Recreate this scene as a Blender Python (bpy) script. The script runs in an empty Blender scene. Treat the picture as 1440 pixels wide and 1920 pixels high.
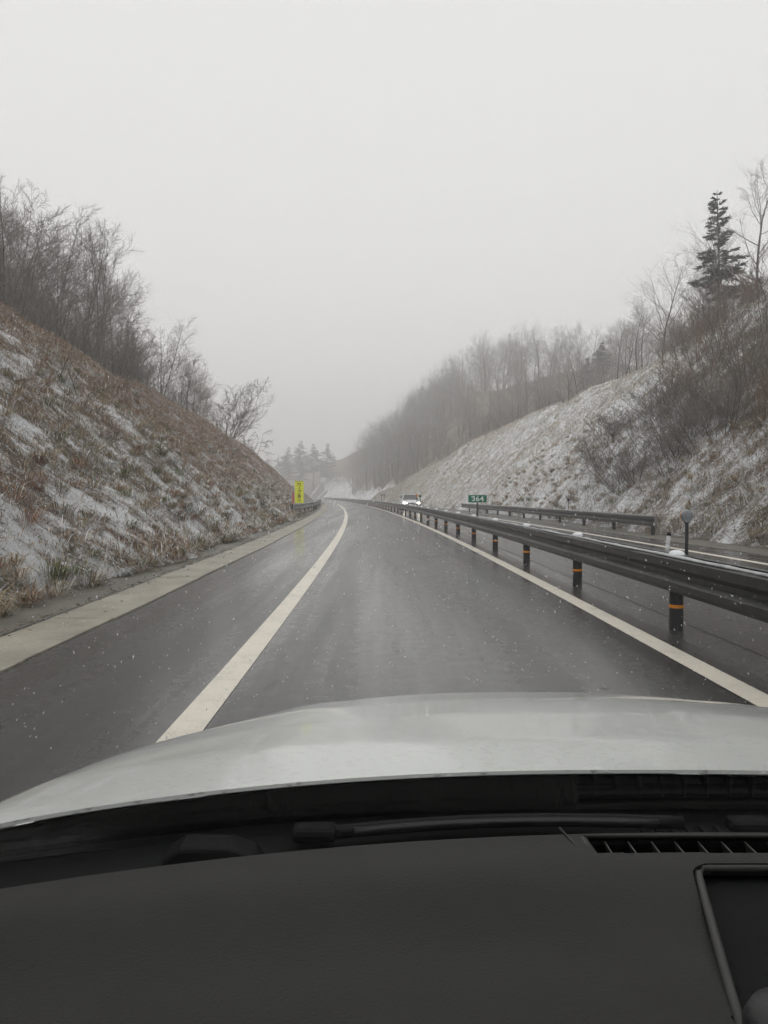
import bpy, bmesh, math, random
import numpy as np
from mathutils import Vector, Matrix
R = math.radians
scene = bpy.context.scene
COL = scene.collection
random.seed(7)

# ------------------------------------------------------------------ camera, sky, sun, exposure
CAM_H = 1.30
FPX = 1400.0                      # focal length in pixels of the 1440x1920 photograph
cam = bpy.data.cameras.new('camera'); camo = bpy.data.objects.new('camera', cam); COL.objects.link(camo)
cam.sensor_fit = 'VERTICAL'; cam.sensor_height = 24.0; cam.lens = FPX / 1920 * 24.0
cam.clip_start = 0.02; cam.clip_end = 4000
camo.location = (0, 0, CAM_H); camo.rotation_euler = (R(90) - math.atan(30 / FPX), 0, 0)
scene.camera = camo

SUN_EL, SUN_AZ = R(58), R(200)
world = bpy.data.worlds.new('World'); scene.world = world; world.use_nodes = True
wn = world.node_tree; wn.nodes.clear()
sky = wn.nodes.new('ShaderNodeTexSky'); sky.sky_type = 'NISHITA'; sky.sun_disc = False
sky.sun_elevation = SUN_EL; sky.sun_rotation = SUN_AZ; sky.air_density = 1.0; sky.dust_density = 4.0
hs = wn.nodes.new('ShaderNodeHueSaturation'); hs.inputs['Saturation'].default_value = 0.12
cloud = wn.nodes.new('ShaderNodeMixRGB'); cloud.inputs[0].default_value = 0.90      # closed cloud cover
cloud.inputs[2].default_value = (7.55, 7.50, 7.42, 1)
bg = wn.nodes.new('ShaderNodeBackground'); bg.inputs['Strength'].default_value = 0.10
wo = wn.nodes.new('ShaderNodeOutputWorld')
wn.links.new(sky.outputs[0], hs.inputs['Color']); wn.links.new(hs.outputs[0], cloud.inputs[1])
wn.links.new(cloud.outputs[0], bg.inputs['Color']); wn.links.new(bg.outputs[0], wo.inputs['Surface'])

sl = bpy.data.lights.new('sun', 'SUN'); sl.energy = 0.6; sl.angle = R(70); sl.color = (1.0, 0.98, 0.95)
so = bpy.data.objects.new('sun', sl); COL.objects.link(so)
so.rotation_euler = (R(90) - SUN_EL, 0, R(180) - SUN_AZ)
so.location = (0, -20, 60)

scene.view_settings.view_transform = 'Standard'; scene.view_settings.look = 'None'
scene.view_settings.exposure = 0.47; scene.view_settings.gamma = 1.0; scene.view_settings.use_curve_mapping = False
scene.render.engine = 'CYCLES'
cy = scene.cycles
cy.use_denoising = True; cy.use_adaptive_sampling = True; cy.adaptive_threshold = .03
try: cy.denoiser = 'OPENIMAGEDENOISE'
except Exception: pass
cy.max_bounces = 8; cy.diffuse_bounces = 3; cy.glossy_bounces = 4; cy.transparent_max_bounces = 24; cy.volume_bounces = 2
cy.caustics_reflective = False; cy.caustics_refractive = False

# ------------------------------------------------------------------ helpers
def tag(o, label=None, cat=None, group=None, kind=None):
    if label: o['label'] = label
    if cat: o['category'] = cat
    if group: o['group'] = group
    if kind: o['kind'] = kind
    return o

def empty(name, loc=(0, 0, 0), rz=0.0):
    o = bpy.data.objects.new(name, None); COL.objects.link(o)
    o.location = loc; o.rotation_euler = (0, 0, rz); o.empty_display_size = 0.2
    return o

def link(name, me, mat=None, parent=None, smooth=False):
    if mat is not None and len(me.materials) == 0: me.materials.append(mat)
    o = bpy.data.objects.new(name, me); COL.objects.link(o)
    if parent is not None: o.parent = parent
    if smooth: me.polygons.foreach_set('use_smooth', [True] * len(me.polygons))
    return o

def npmesh(name, V, F, colors=None, cname='tint', smooth=False):
    V = np.asarray(V, dtype=np.float32); F = np.asarray(F, dtype=np.int32)
    n, k = F.shape
    me = bpy.data.meshes.new(name)
    me.vertices.add(len(V)); me.vertices.foreach_set('co', V.ravel())
    me.loops.add(n * k); me.loops.foreach_set('vertex_index', F.ravel())
    me.polygons.add(n); me.polygons.foreach_set('loop_start', np.arange(0, n * k, k, dtype=np.int32))
    if smooth: me.polygons.foreach_set('use_smooth', np.ones(n, dtype=bool))
    if colors is not None:
        a = me.color_attributes.new(cname, 'FLOAT_COLOR', 'POINT')
        c = np.ones((len(V), 4), dtype=np.float32); c[:, :colors.shape[1]] = colors
        a.data.foreach_set('color', c.ravel())
    me.update(calc_edges=True); me.validate()
    return me

class MB:
    """collects simple solids into one mesh"""
    def __init__(self): self.v = []; self.f = []
    def add(self, vs, fs):
        b = len(self.v); self.v += [tuple(x) for x in vs]; self.f += [tuple(i + b for i in f) for f in fs]
        return self
    def box(self, c, s, M=None):
        x, y, z = (k / 2 for k in s)
        vs = [Vector((a * x, b * y, d * z)) for a in (-1, 1) for b in (-1, 1) for d in (-1, 1)]
        if M is not None: vs = [M @ p for p in vs]
        c = Vector(c)
        return self.add([p + c for p in vs], [(0, 1, 3, 2), (4, 6, 7, 5), (0, 4, 5, 1), (2, 3, 7, 6), (0, 2, 6, 4), (1, 5, 7, 3)])
    def tube(self, pts, rad, n=8, cap=True):
        pts = [Vector(p) for p in pts]
        if not hasattr(rad, '__len__'): rad = [rad] * len(pts)
        vs, fs = [], []
        for i, p in enumerate(pts):
            d = (pts[min(i + 1, len(pts) - 1)] - pts[max(i - 1, 0)]).normalized()
            a = d.orthogonal().normalized() if abs(d.z) < .99 else Vector((1, 0, 0)); b = d.cross(a).normalized(); a = b.cross(d)
            for k in range(n):
                t = 2 * math.pi * k / n
                vs.append(p + (a * math.cos(t) + b * math.sin(t)) * rad[i])
        for i in range(len(pts) - 1):
            for k in range(n):
                k2 = (k + 1) % n
                fs.append((i * n + k, i * n + k2, (i + 1) * n + k2, (i + 1) * n + k))
        if cap:
            fs.append(tuple(range(n - 1, -1, -1))); fs.append(tuple((len(pts) - 1) * n + k for k in range(n)))
        return self.add(vs, fs)
    def lathe(self, prof, c=(0, 0, 0), n=16):
        vs, fs = [], []
        for r, z in prof:
            for k in range(n):
                t = 2 * math.pi * k / n; vs.append((c[0] + r * math.cos(t), c[1] + r * math.sin(t), c[2] + z))
        for i in range(len(prof) - 1):
            for k in range(n):
                k2 = (k + 1) % n; fs.append((i * n + k, i * n + k2, (i + 1) * n + k2, (i + 1) * n + k))
        fs.append(tuple(range(n - 1, -1, -1))); fs.append(tuple((len(prof) - 1) * n + k for k in range(n)))
        return self.add(vs, fs)
    def prism(self, poly, t0, t1, axis='y'):
        """poly in the plane across the axis, extruded from t0 to t1"""
        n = len(poly)
        def P(p, t):
            return (p[0], t, p[1]) if axis == 'y' else ((t, p[0], p[1]) if axis == 'x' else (p[0], p[1], t))
        vs = [P(p, t0) for p in poly] + [P(p, t1) for p in poly]
        fs = [tuple(range(n)), tuple(range(2 * n - 1, n - 1, -1))] + [(i, (i + 1) % n, n + (i + 1) % n, n + i) for i in range(n)]
        return self.add(vs, fs)
    def mesh(self, name):
        me = bpy.data.meshes.new(name); me.from_pydata(self.v, [], self.f); me.update()
        bm = bmesh.new(); bm.from_mesh(me); bmesh.ops.recalc_face_normals(bm, faces=bm.faces); bm.to_mesh(me); bm.free()
        return me
    def build(self, name, mat, parent=None, smooth=False, bevel=0.0):
        o = link(name, self.mesh(name), mat, parent, smooth)
        if bevel:
            b = o.modifiers.new('bevel', 'BEVEL'); b.width = bevel; b.segments = 2; b.limit_method = 'ANGLE'; b.angle_limit = R(35)
        return o

def copy_tree(o, parent=None):
    c = o.copy(); COL.objects.link(c); c.parent = parent
    for ch in o.children: copy_tree(ch, c)
    return c

# value noise / fbm in numpy
_rs = np.random.RandomState(3); _perm = _rs.permutation(4096); _val = _rs.rand(4096)
def vnoise(x, y):
    x = np.asarray(x, float); y = np.asarray(y, float)
    xi = np.floor(x).astype(int); yi = np.floor(y).astype(int); xf = x - xi; yf = y - yi
    u = xf * xf * (3 - 2 * xf); v = yf * yf * (3 - 2 * yf)
    h = lambda a, b: _val[_perm[(a + _perm[b & 4095]) & 4095]]
    return (h(xi, yi) * (1 - u) + h(xi + 1, yi) * u) * (1 - v) + (h(xi, yi + 1) * (1 - u) + h(xi + 1, yi + 1) * u) * v
def fbm(x, y, o=4):
    s = 0; a = .5; t = 0
    for i in range(o):
        s = s + a * vnoise(np.asarray(x) * 2 ** i + 17.3 * i, np.asarray(y) * 2 ** i + 9.1 * i); t += a; a *= .5
    return s / t

# ------------------------------------------------------------------ materials
def new_mat(name):
    m = bpy.data.materials.new(name); m.use_nodes = True
    nt = m.node_tree; b = nt.nodes['Principled BSDF']
    return m, nt, b
def N(nt, typ, **kw):
    n = nt.nodes.new(typ)
    for k, v in kw.items(): setattr(n, k, v)
    return n
def noise(nt, vec, scale, detail=4, rough=.6):
    n = N(nt, 'ShaderNodeTexNoise'); n.inputs['Scale'].default_value = scale; n.inputs['Detail'].default_value = detail
    n.inputs['Roughness'].default_value = rough
    if vec is not None: nt.links.new(vec, n.inputs['Vector'])
    return n
def ramp(nt, fac, stops):
    r = N(nt, 'ShaderNodeValToRGB'); e = r.color_ramp.elements
    while len(e) < len(stops): e.new(0.5)
    for k, (p, c) in enumerate(stops):
        e[k].position = p; e[k].color = (c, c, c, 1) if not hasattr(c, '__len__') else tuple(c) + (1,)
    nt.links.new(fac, r.inputs['Fac']); return r
def bump(nt, b, height, strength, dist):
    n = N(nt, 'ShaderNodeBump'); n.inputs['Strength'].default_value = strength; n.inputs['Distance'].default_value = dist
    nt.links.new(height, n.inputs['Height']); nt.links.new(n.outputs[0], b.inputs['Normal']); return n
def plain(name, col, rough=.5, metal=0.0, var=.25, scale=8.0, bumpd=0.0, bscale=60.0, coat=0.0, spec=None, coord='Object'):
    """a single paint or material with slight procedural variation"""
    m, nt, b = new_mat(name)
    tc = N(nt, 'ShaderNodeTexCoord')
    n = noise(nt, tc.outputs[coord], scale, 5)
    c = ramp(nt, n.outputs[0], [(.3, [k * (1 - var) for k in col]), (.7, [min(1, k * (1 + var)) for k in col])])
    nt.links.new(c.outputs[0], b.inputs['Base Color'])
    b.inputs['Roughness'].default_value = rough; b.inputs['Metallic'].default_value = metal
    b.inputs['Coat Weight'].default_value = coat; b.inputs['Coat Roughness'].default_value = .05
    if spec is not None: b.inputs['Specular IOR Level'].default_value = spec
    if bumpd:
        n2 = noise(nt, tc.outputs[coord], bscale, 3); bump(nt, b, n2.outputs[0], .6, bumpd)
    return m
def vcol_mat(name, rough=.9, spec=.2):
    m, nt, b = new_mat(name)
    a = N(nt, 'ShaderNodeVertexColor', layer_name='tint'); nt.links.new(a.outputs[0], b.inputs['Base Color'])
    b.inputs['Roughness'].default_value = rough; b.inputs['Specular IOR Level'].default_value = spec
    return m

def mat_asphalt():
    m, nt, b = new_mat('wet_asphalt')
    g = N(nt, 'ShaderNodeNewGeometry')
    mp = N(nt, 'ShaderNodeMapping'); mp.inputs['Scale'].default_value = (1.5, .05, 1.0); nt.links.new(g.outputs['Position'], mp.inputs[0])
    big = noise(nt, mp.outputs[0], .9, 5, .62)            # wheel tracks and wet streaks, drawn out along the road
    mid = noise(nt, g.outputs['Position'], 7.0, 6, .75)
    fine = noise(nt, g.outputs['Position'], 48, 5, .9)
    mx = N(nt, 'ShaderNodeMath', operation='MULTIPLY_ADD'); nt.links.new(mid.outputs[0], mx.inputs[0]); mx.inputs[1].default_value = .45
    nt.links.new(big.outputs[0], mx.inputs[2])
    c = ramp(nt, fine.outputs[0], [(.34, (.018, .018, .0182)), (.56, (.050, .050, .050)), (.70, (.15, .15, .148))])
    patch = ramp(nt, mid.outputs[0], [(.35, .78), (.65, 1.12)])
    mul = N(nt, 'ShaderNodeMixRGB', blend_type='MULTIPLY'); mul.inputs[0].default_value = 1
    nt.links.new(c.outputs[0], mul.inputs[1]); nt.links.new(patch.outputs[0], mul.inputs[2])
    nt.links.new(mul.outputs[0], b.inputs['Base Color'])
    r = ramp(nt, mx.outputs[0], [(.50, .14), (.72, .26), (.92, .40)])
    cw = ramp(nt, mx.outputs[0], [(.45, .8), (.70, .5), (.95, .15)]); nt.links.new(cw.outputs[0], b.inputs['Coat Weight']); b.inputs['Coat Roughness'].default_value = .13; b.inputs['Coat IOR'].default_value = 1.45
    nt.links.new(r.outputs[0], b.inputs['Roughness'])
    b.inputs['IOR'].default_value = 1.5
    bs = ramp(nt, mx.outputs[0], [(.5, .25), (.8, 1.0)])
    bn = bump(nt, b, fine.outputs[0], .5, .0035); 
    sc = N(nt, 'ShaderNodeMath', operation='MULTIPLY'); sc.inputs[1].default_value = .62
    nt.links.new(bs.outputs[0], sc.inputs[0]); nt.links.new(sc.outputs[0], bn.inputs['Strength'])
    return m
def mat_line(name, col):
    m, nt, b = new_mat(name)
    g = N(nt, 'ShaderNodeNewGeometry')
    n1 = noise(nt, g.outputs['Position'], 3.0, 6, .7); n2 = noise(nt, g.outputs['Position'], 55, 4, .75)
    a = N(nt, 'ShaderNodeMath', operation='ADD'); nt.links.new(n1.outputs[0], a.inputs[0]); nt.links.new(n2.outputs[0], a.inputs[1])
    c = ramp(nt, a.outputs[0], [(.62, [k * .42 for k in col]), (.84, [k * .80 for k in col]), (1.0, col)])
    n3 = noise(nt, g.outputs['Position'], 26, 6, .85); chip = ramp(nt, n3.outputs[0], [(.33, 0.0), (.42, 1.0)])
    mc = N(nt, 'ShaderNodeMixRGB'); nt.links.new(chip.outputs[0], mc.inputs[0]); mc.inputs[1].default_value = (.09, .085, .08, 1); nt.links.new(c.outputs[0], mc.inputs[2])
    nt.links.new(mc.outputs[0], b.inputs['Base Color']); b.inputs['Roughness'].default_value = .42
    bump(nt, b, n2.outputs[0], .5, .003)
    return m
def mat_concrete(name, col, wet=.55):
    m, nt, b = new_mat(name)
    g = N(nt, 'ShaderNodeNewGeometry')
    n1 = noise(nt, g.outputs['Position'], 1.3, 6, .65); n2 = noise(nt, g.outputs['Position'], 26, 4, .7)
    c1 = ramp(nt, n1.outputs[0], [(.3, [k * .62 for k in col]), (.55, col), (.75, [k * 1.18 for k in col])])
    c2 = ramp(nt, n2.outputs[0], [(.3, .8), (.7, 1.08)])
    mul = N(nt, 'ShaderNodeMixRGB', blend_type='MULTIPLY'); mul.inputs[0].default_value = 1
    nt.links.new(c1.outputs[0], mul.inputs[1]); nt.links.new(c2.outputs[0], mul.inputs[2]); nt.links.new(mul.outputs[0], b.inputs['Base Color'])
    b.inputs['Roughness'].default_value = wet; bump(nt, b, n2.outputs[0], .5, .004)
    return m
def mat_terrain():
    m, nt, b = new_mat('snowy_grass_ground')
    g = N(nt, 'ShaderNodeNewGeometry')
    a = N(nt, 'ShaderNodeVertexColor', layer_name='tint')       # R snow cover, G redness of the dead grass
    sp = N(nt, 'ShaderNodeSeparateColor'); nt.links.new(a.outputs[0], sp.inputs[0])
    n1 = noise(nt, g.outputs['Position'], 8.0, 6, .75); n2 = noise(nt, g.outputs['Position'], 34, 5, .8)
    soil = ramp(nt, n2.outputs[0], [(.25, (.075, .062, .048)), (.5, (.18, .148, .112)), (.75, (.32, .265, .20))])
    red = ramp(nt, n2.outputs[0], [(.25, (.075, .05, .038)), (.5, (.20, .133, .097)), (.75, (.34, .24, .18))])
    mixr = N(nt, 'ShaderNodeMixRGB'); nt.links.new(sp.outputs[1], mixr.inputs[0]); nt.links.new(soil.outputs[0], mixr.inputs[1]); nt.links.new(red.outputs[0], mixr.inputs[2])
    s1 = N(nt, 'ShaderNodeMath', operation='ADD'); nt.links.new(n1.outputs[0], s1.inputs[0]); nt.links.new(n2.outputs[0], s1.inputs[1])
    s2 = N(nt, 'ShaderNodeMath', operation='MULTIPLY_ADD'); nt.links.new(s1.outputs[0], s2.inputs[0]); s2.inputs[1].default_value = 1.35; s2.inputs[2].default_value = -1.35
    s3 = N(nt, 'ShaderNodeMath', operation='ADD'); nt.links.new(s2.outputs[0], s3.inputs[0]); nt.links.new(sp.outputs[0], s3.inputs[1])
    sf = ramp(nt, s3.outputs[0], [(.38, 0.0), (.68, 1.0)])
    mixs = N(nt, 'ShaderNodeMixRGB'); nt.links.new(sf.outputs[0], mixs.inputs[0]); nt.links.new(mixr.outputs[0], mixs.inputs[1]); mixs.inputs[2].default_value = (.82, .84, .87, 1)
    nt.links.new(mixs.outputs[0], b.inputs['Base Color']); b.inputs['Roughness'].default_value = .85; b.inputs['Specular IOR Level'].default_value = .2
    bump(nt, b, s1.outputs[0], .9, .06)
    return m
def mat_glass(name, f0=.04, tint=(.98, .982, .98), rough=0.0):
    m, nt, b = new_mat(name); nt.nodes.remove(b)
    lw = N(nt, 'ShaderNodeLayerWeight'); lw.inputs['Blend'].default_value = .5
    p = N(nt, 'ShaderNodeMath', operation='POWER'); nt.links.new(lw.outputs['Facing'], p.inputs[0]); p.inputs[1].default_value = 5
    ma = N(nt, 'ShaderNodeMath', operation='MULTIPLY_ADD'); nt.links.new(p.outputs[0], ma.inputs[0]); ma.inputs[1].default_value = 1 - f0; ma.inputs[2].default_value = f0
    t = N(nt, 'ShaderNodeBsdfTransparent'); t.inputs[0].default_value = tuple(tint) + (1,)
    g = N(nt, 'ShaderNodeBsdfGlossy'); g.inputs['Roughness'].default_value = rough
    mx = N(nt, 'ShaderNodeMixShader'); nt.links.new(ma.outputs[0], mx.inputs[0]); nt.links.new(t.outputs[0], mx.inputs[1]); nt.links.new(g.outputs[0], mx.inputs[2])
    nt.links.new(mx.outputs[0], nt.nodes['Material Output'].inputs['Surface'])
    return m
def mat_paint(name, col, dirt=.15):
    m, nt, b = new_mat(name)
    tc = N(nt, 'ShaderNodeTexCoord')
    n1 = noise(nt, tc.outputs['Object'], 2.3, 6, .7); n2 = noise(nt, tc.outputs['Object'], 120, 3, .7)
    c = ramp(nt, n1.outputs[0], [(.3, [k * (1 - dirt) for k in col]), (.65, col)])
    sp = ramp(nt, n2.outputs[0], [(.22, .82), (.34, 1.0)])
    mul = N(nt, 'ShaderNodeMixRGB', blend_type='MULTIPLY'); mul.inputs[0].default_value = 1
    nt.links.new(c.outputs[0], mul.inputs[1]); nt.links.new(sp.outputs[0], mul.inputs[2]); nt.links.new(mul.outputs[0], b.inputs['Base Color'])
    b.inputs['Roughness'].default_value = .35; b.inputs['Coat Weight'].default_value = 1.0
    r = ramp(nt, n1.outputs[0], [(.35, .03), (.7, .12)]); nt.links.new(r.outputs[0], b.inputs['Coat Roughness'])
    vo = N(nt, 'ShaderNodeTexVoronoi'); vo.inputs['Scale'].default_value = 75; vo.inputs['Randomness'].default_value = 1.0; nt.links.new(tc.outputs['Object'], vo.inputs['Vector'])
    dr = ramp(nt, vo.outputs['Distance'], [(.12, 1.0), (.34, 0.0)])              # beads of melt water
    bump(nt, b, dr.outputs[0], .55, .0024)
    return m
def mat_emit(name, col, strength):
    m, nt, b = new_mat(name)
    b.inputs['Base Color'].default_value = (.9, .9, .9, 1); b.inputs['Emission Color'].default_value = tuple(col) + (1,); b.inputs['Emission Strength'].default_value = strength
    return m
def mat_fabric_mesh(name):
    m, nt, b = new_mat(name)
    tc = N(nt, 'ShaderNodeTexCoord'); mp = N(nt, 'ShaderNodeMapping'); mp.inputs['Scale'].default_value = (420, 420, 420)
    nt.links.new(tc.outputs['Object'], mp.inputs[0])
    ck = N(nt, 'ShaderNodeTexVoronoi'); ck.inputs['Scale'].default_value = 1.0; ck.inputs['Randomness'].default_value = .05
    nt.links.new(mp.outputs[0], ck.inputs['Vector'])
    c = ramp(nt, ck.outputs['Distance'], [(.25, (.002, .002, .0025)), (.5, (.014, .0145, .0155))])
    nt.links.new(c.outputs[0], b.inputs['Base Color']); b.inputs['Roughness'].default_value = .8; b.inputs['Specular IOR Level'].default_value = .08
    bump(nt, b, ck.outputs['Distance'], .5, .001)
    return m

M = {}
M['asphalt'] = mat_asphalt()
M['line'] = mat_line('worn_road_paint', (.74, .69, .60))
M['concrete'] = mat_concrete('pale_gutter_concrete', (.34, .315, .255), .5)
M['concrete_dark'] = mat_concrete('damp_verge_concrete', (.15, .142, .118), .5)
M['terrain'] = mat_terrain()
M['blade'] = vcol_mat('dead_grass')
M['steel'] = plain('weathered_brown_steel', (.026, .025, .024), .36, .0, .75, 9, .003, 45)
M['steel_end'] = plain('galvanised_steel', (.22, .22, .22), .4, .6, .3, 6)
M['post'] = plain('dark_post_paint', (.018, .020, .022), .4, 0, .4, 6, .001, 40)
M['orange'] = plain('orange_reflective_tape', (.85, .30, .02), .35, 0, .1, 10)
M['snow'] = plain('snow', (.78, .80, .83), .8, 0, .06, 12, .006, 30)
fm, fnt, fb = new_mat('snowflake'); fb.inputs['Base Color'].default_value = (.9, .9, .92, 1); fb.inputs['Roughness'].default_value = .9
_t = N(fnt, 'ShaderNodeBsdfTranslucent'); _t.inputs[0].default_value = (.95, .95, .97, 1); _m = N(fnt, 'ShaderNodeMixShader'); _m.inputs[0].default_value = .6
fnt.links.new(fb.outputs[0], _m.inputs[1]); fnt.links.new(_t.outputs[0], _m.inputs[2]); fnt.links.new(_m.outputs[0], fnt.nodes['Material Output'].inputs['Surface'])
M['flake'] = fm
M['slush'] = plain('thin_wet_snow', (.40, .41, .42), .6, 0, .3, 9, .006, 40)
M['joint'] = plain('joint_filler', (.014, .013, .012), .3, 0, .3, 12)
M['bark'] = plain('bark_grey_brown', (.095, .082, .072), .9, 0, .35, 3.0, .01, 30)
M['twig'] = plain('twig_grey_brown', (.185, .162, .146), .9, 0, .3, 1.5)
M['twig_frost'] = plain('frosted_twig_grey', (.25, .232, .22), .9, 0, .25, 1.5)
M['twig_dark'] = plain('twig_dark_brown', (.075, .058, .047), .9, 0, .35, 1.5)
M['twig_red'] = plain('twig_red_brown', (.195, .125, .090), .9, 0, .3, 1.5)
M['needle'] = plain('conifer_needles', (.030, .045, .034), .8, 0, .4, .8)
M['black_plastic'] = plain('black_plastic', (.012, .012, .013), .45, 0, .3, 20, .0008, 300)
M['cowl'] = plain('weathered_cowl_plastic', (.005, .0055, .0055), .6, 0, .35, 9, .001, 120, spec=.14)
M['wiper'] = plain('satin_black_metal', (.008, .0085, .0085), .55, 0, .3, 30, spec=.18)
M['dash'] = plain('grained_dashboard', (.023, .0227, .0218), .62, 0, .16, 7, .0010, 420, spec=.25)
M['dash_trim'] = plain('satin_dash_trim', (.034, .034, .033), .55, 0, .05, 4, .0003, 500)
M['headliner'] = plain('grey_headliner', (.20, .20, .19), .95, 0, .1, 10)
M['grille_cloth'] = mat_fabric_mesh('speaker_mesh')
M['glass'] = mat_glass('windscreen_glass')
M['glass_dark'] = mat_glass('side_glass', .05, (.7, .75, .74))
M['paint'] = mat_paint('pearl_white_paint', (.81, .84, .815), .12)
M['paint_far'] = mat_paint('white_paint', (.70, .72, .74), .08)
M['tyre'] = plain('tyre_rubber', (.015, .015, .015), .8, 0, .2, 20)
M['rim'] = plain('alloy_rim', (.4, .4, .41), .3, .8, .1, 20)
M['dark_glass'] = plain('dark_car_glass', (.02, .025, .028), .05, 0, .1, 3, coat=.5)
M['headlamp'] = mat_emit('lit_headlamp', (1.0, .97, .82), 6.0)
M['plate'] = plain('plate_white', (.7, .7, .68), .4, 0, .05, 10)
M['yellow'] = plain('fluorescent_yellow_sheet', (.86, .90, .015), .55, 0, .08, 5)
M['sign_black'] = plain('black_lettering', (.03, .035, .02), .6, 0, .1, 10)
M['green'] = plain('sign_green', (.006, .16, .085), .45, 0, .12, 8)
M['white'] = plain('white_lettering', (.78, .80, .80), .5, 0, .08, 10)
M['grey_pole'] = plain('grey_pole', (.22, .23, .24), .5, .2, .25, 10)
M['pale_pole'] = plain('pale_plastic_pole', (.60, .60, .62), .5, 0, .15, 10)
M['reflector'] = plain('orange_reflector', (.75, .28, .02), .25, 0, .1, 10)
M['red_tape'] = plain('red_tape', (.55, .06, .04), .5, 0, .1, 10)
M['reflector_back'] = plain('grey_reflector_back', (.22, .24, .26), .4, 0, .25, 10)

# ------------------------------------------------------------------ road alignment and terrain functions
def off(s):
    s = np.asarray(s, float); p = np.abs(s)
    o = .000728 * p * p / (1 + .00516 * p)
    d = p - 260; o2 = 21.05 + .1154 * d + d * d / 1400
    o = np.where(p > 260, o2, o)
    return o
def P(s, lat):
    s = np.asarray(s, float); e = .05
    dx = -(off(s + e) - off(s - e)) / (2 * e); L = np.sqrt(1 + dx * dx)
    return -off(s) + lat / L, s - lat * dx / L
def P3(s, lat, z=0.0):
    x, y = P(s, lat); return Vector((float(x), float(y), z))
def heading(s):
    e = .05; return math.atan(float(off(s + e) - off(s - e)) / (2 * e))      # rotation about z that follows the road

def smin(a, b, k):
    h = np.clip(.5 + .5 * (b - a) / k, 0, 1); return b * (1 - h) + a * h - k * h * (1 - h)
HLs = [-90, 0, 56, 68, 78, 90, 100, 115, 150, 600]; HLv = [9, 9, 9, 7.4, 5.3, 3.2, 1.9, .8, .3, .3]
HRs = [-90, 0, 40, 55, 98, 115, 135, 158, 178, 290, 325, 360, 410, 440, 600]
HRv = [14, 14, 13, 11.4, 11.1, 9.0, 5.9, 2.6, .5, .4, 6.5, 9.5, 9.5, 7, 5]
def left_h(s, lat):
    s = np.asarray(s, float); d = np.maximum(0, -np.asarray(lat, float) - 4.15)
    H = np.interp(s, HLs, HLv); face = d / 1.2
    top = H + np.maximum(0, d - H * 1.2) * np.interp(s, [0, 70, 110, 300], [.16, .14, .03, .05])
    h = smin(face, top, 1.2)
    lump = np.clip(d / 1.0, 0, 1)
    big = (fbm(s * .10 + 5, d * .16, 3) - .5) * 1.5 * np.clip(d / 4, 0, 1)
    sm = (fbm(s * .75, d * .9, 4) - .5) * .55 * lump
    return np.maximum(h, 0) + big + sm + .02
def right_h(s, lat):
    s = np.asarray(s, float); d = np.maximum(0, np.asarray(lat, float) - 9.7)
    H = np.interp(s, HRs, HRv); face = d / 1.02
    g = np.interp(s, [0, 60, 90, 120, 160, 200, 330], [.14, .14, .16, .45, .85, .95, .9])
    top = H + np.minimum(np.maximum(0, d - H * 1.02) * g, np.interp(s, [60, 110, 160, 220, 330, 420], [9, 14, 24, 32, 26, 14]))
    h = smin(face, top, 1.5)
    big = (fbm(s * .07 + 50, d * .11 + 8, 3) - .5) * 1.8 * np.clip(d / 4, 0, 1)
    sm = (fbm(s * .6 + 30, d * .7, 4) - .5) * .5 * np.clip(d / 1.0, 0, 1)
    return np.maximum(h, 0) + big + sm + .02
def left_snow(s, d):
    n = fbm(s * .28 + 3, d * .42 + s * .10, 4)
    n2 = fbm(s * 1.3 + 11, d * 1.6 + s * .5, 3)
    n3 = fbm(s * 3.1 + 21, d * 3.6 + s * 1.1, 2)
    base = .47 + .50 * (n - .5) + .65 * (n2 - .5) + .85 * (n3 - .5)
    base -= .26 * np.clip((s - 20) / 14, 0, 1) * np.clip((d - 1.5 - np.clip((30 - s) * .3, 0, 5)) / 4, 0, 1)    # reddish, almost snow-free upper band
    base += .14 * np.clip(1 - np.abs(d - 1.0) / 1.5, 0, 1) 
    return base
def left_red(s, d):
    return np.clip(.15 + .75 * np.clip((s - 18) / 18, 0, 1) * np.clip((d - 1.0) / 3, 0, 1) + 1.6 * (fbm(s * .35 + 70, d * .4, 3) - .5), 0, 1)
def right_snow(s, d):
    n = fbm(s * .2 + 90, d * .35 - s * .08, 4); n2 = fbm(s * 1.1 + 61, d * 1.3 - s * .4, 3)
    n3 = fbm(s * 2.3 + 21, d * 2.9 - s * .9, 2)
    base = .66 + .22 * (n - .5) + .30 * (n2 - .5) + .6 * (n3 - .5)
    Hc = np.interp(s, HRs, HRv) * 1.02; base -= .32 * np.clip((d - Hc - 1.5) / 3, 0, 1) * np.clip((s - 70) / 15, 0, 1)
    base -= .20 * np.clip((36 - s) / 8, 0, 1) + .25 * np.clip((s - 125) / 30, 0, 1) * np.clip((d - 5) / 5, 0, 1)
    base -= .22 * np.clip((46 - s) / 8, 0, 1) * np.clip((d - 4) / 3, 0, 1)
    return base
def right_red(s, d):
    return np.clip(.22 + 1.6 * (fbm(s * .2 + 130, d * .3, 3) - .5), 0, 1)

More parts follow.
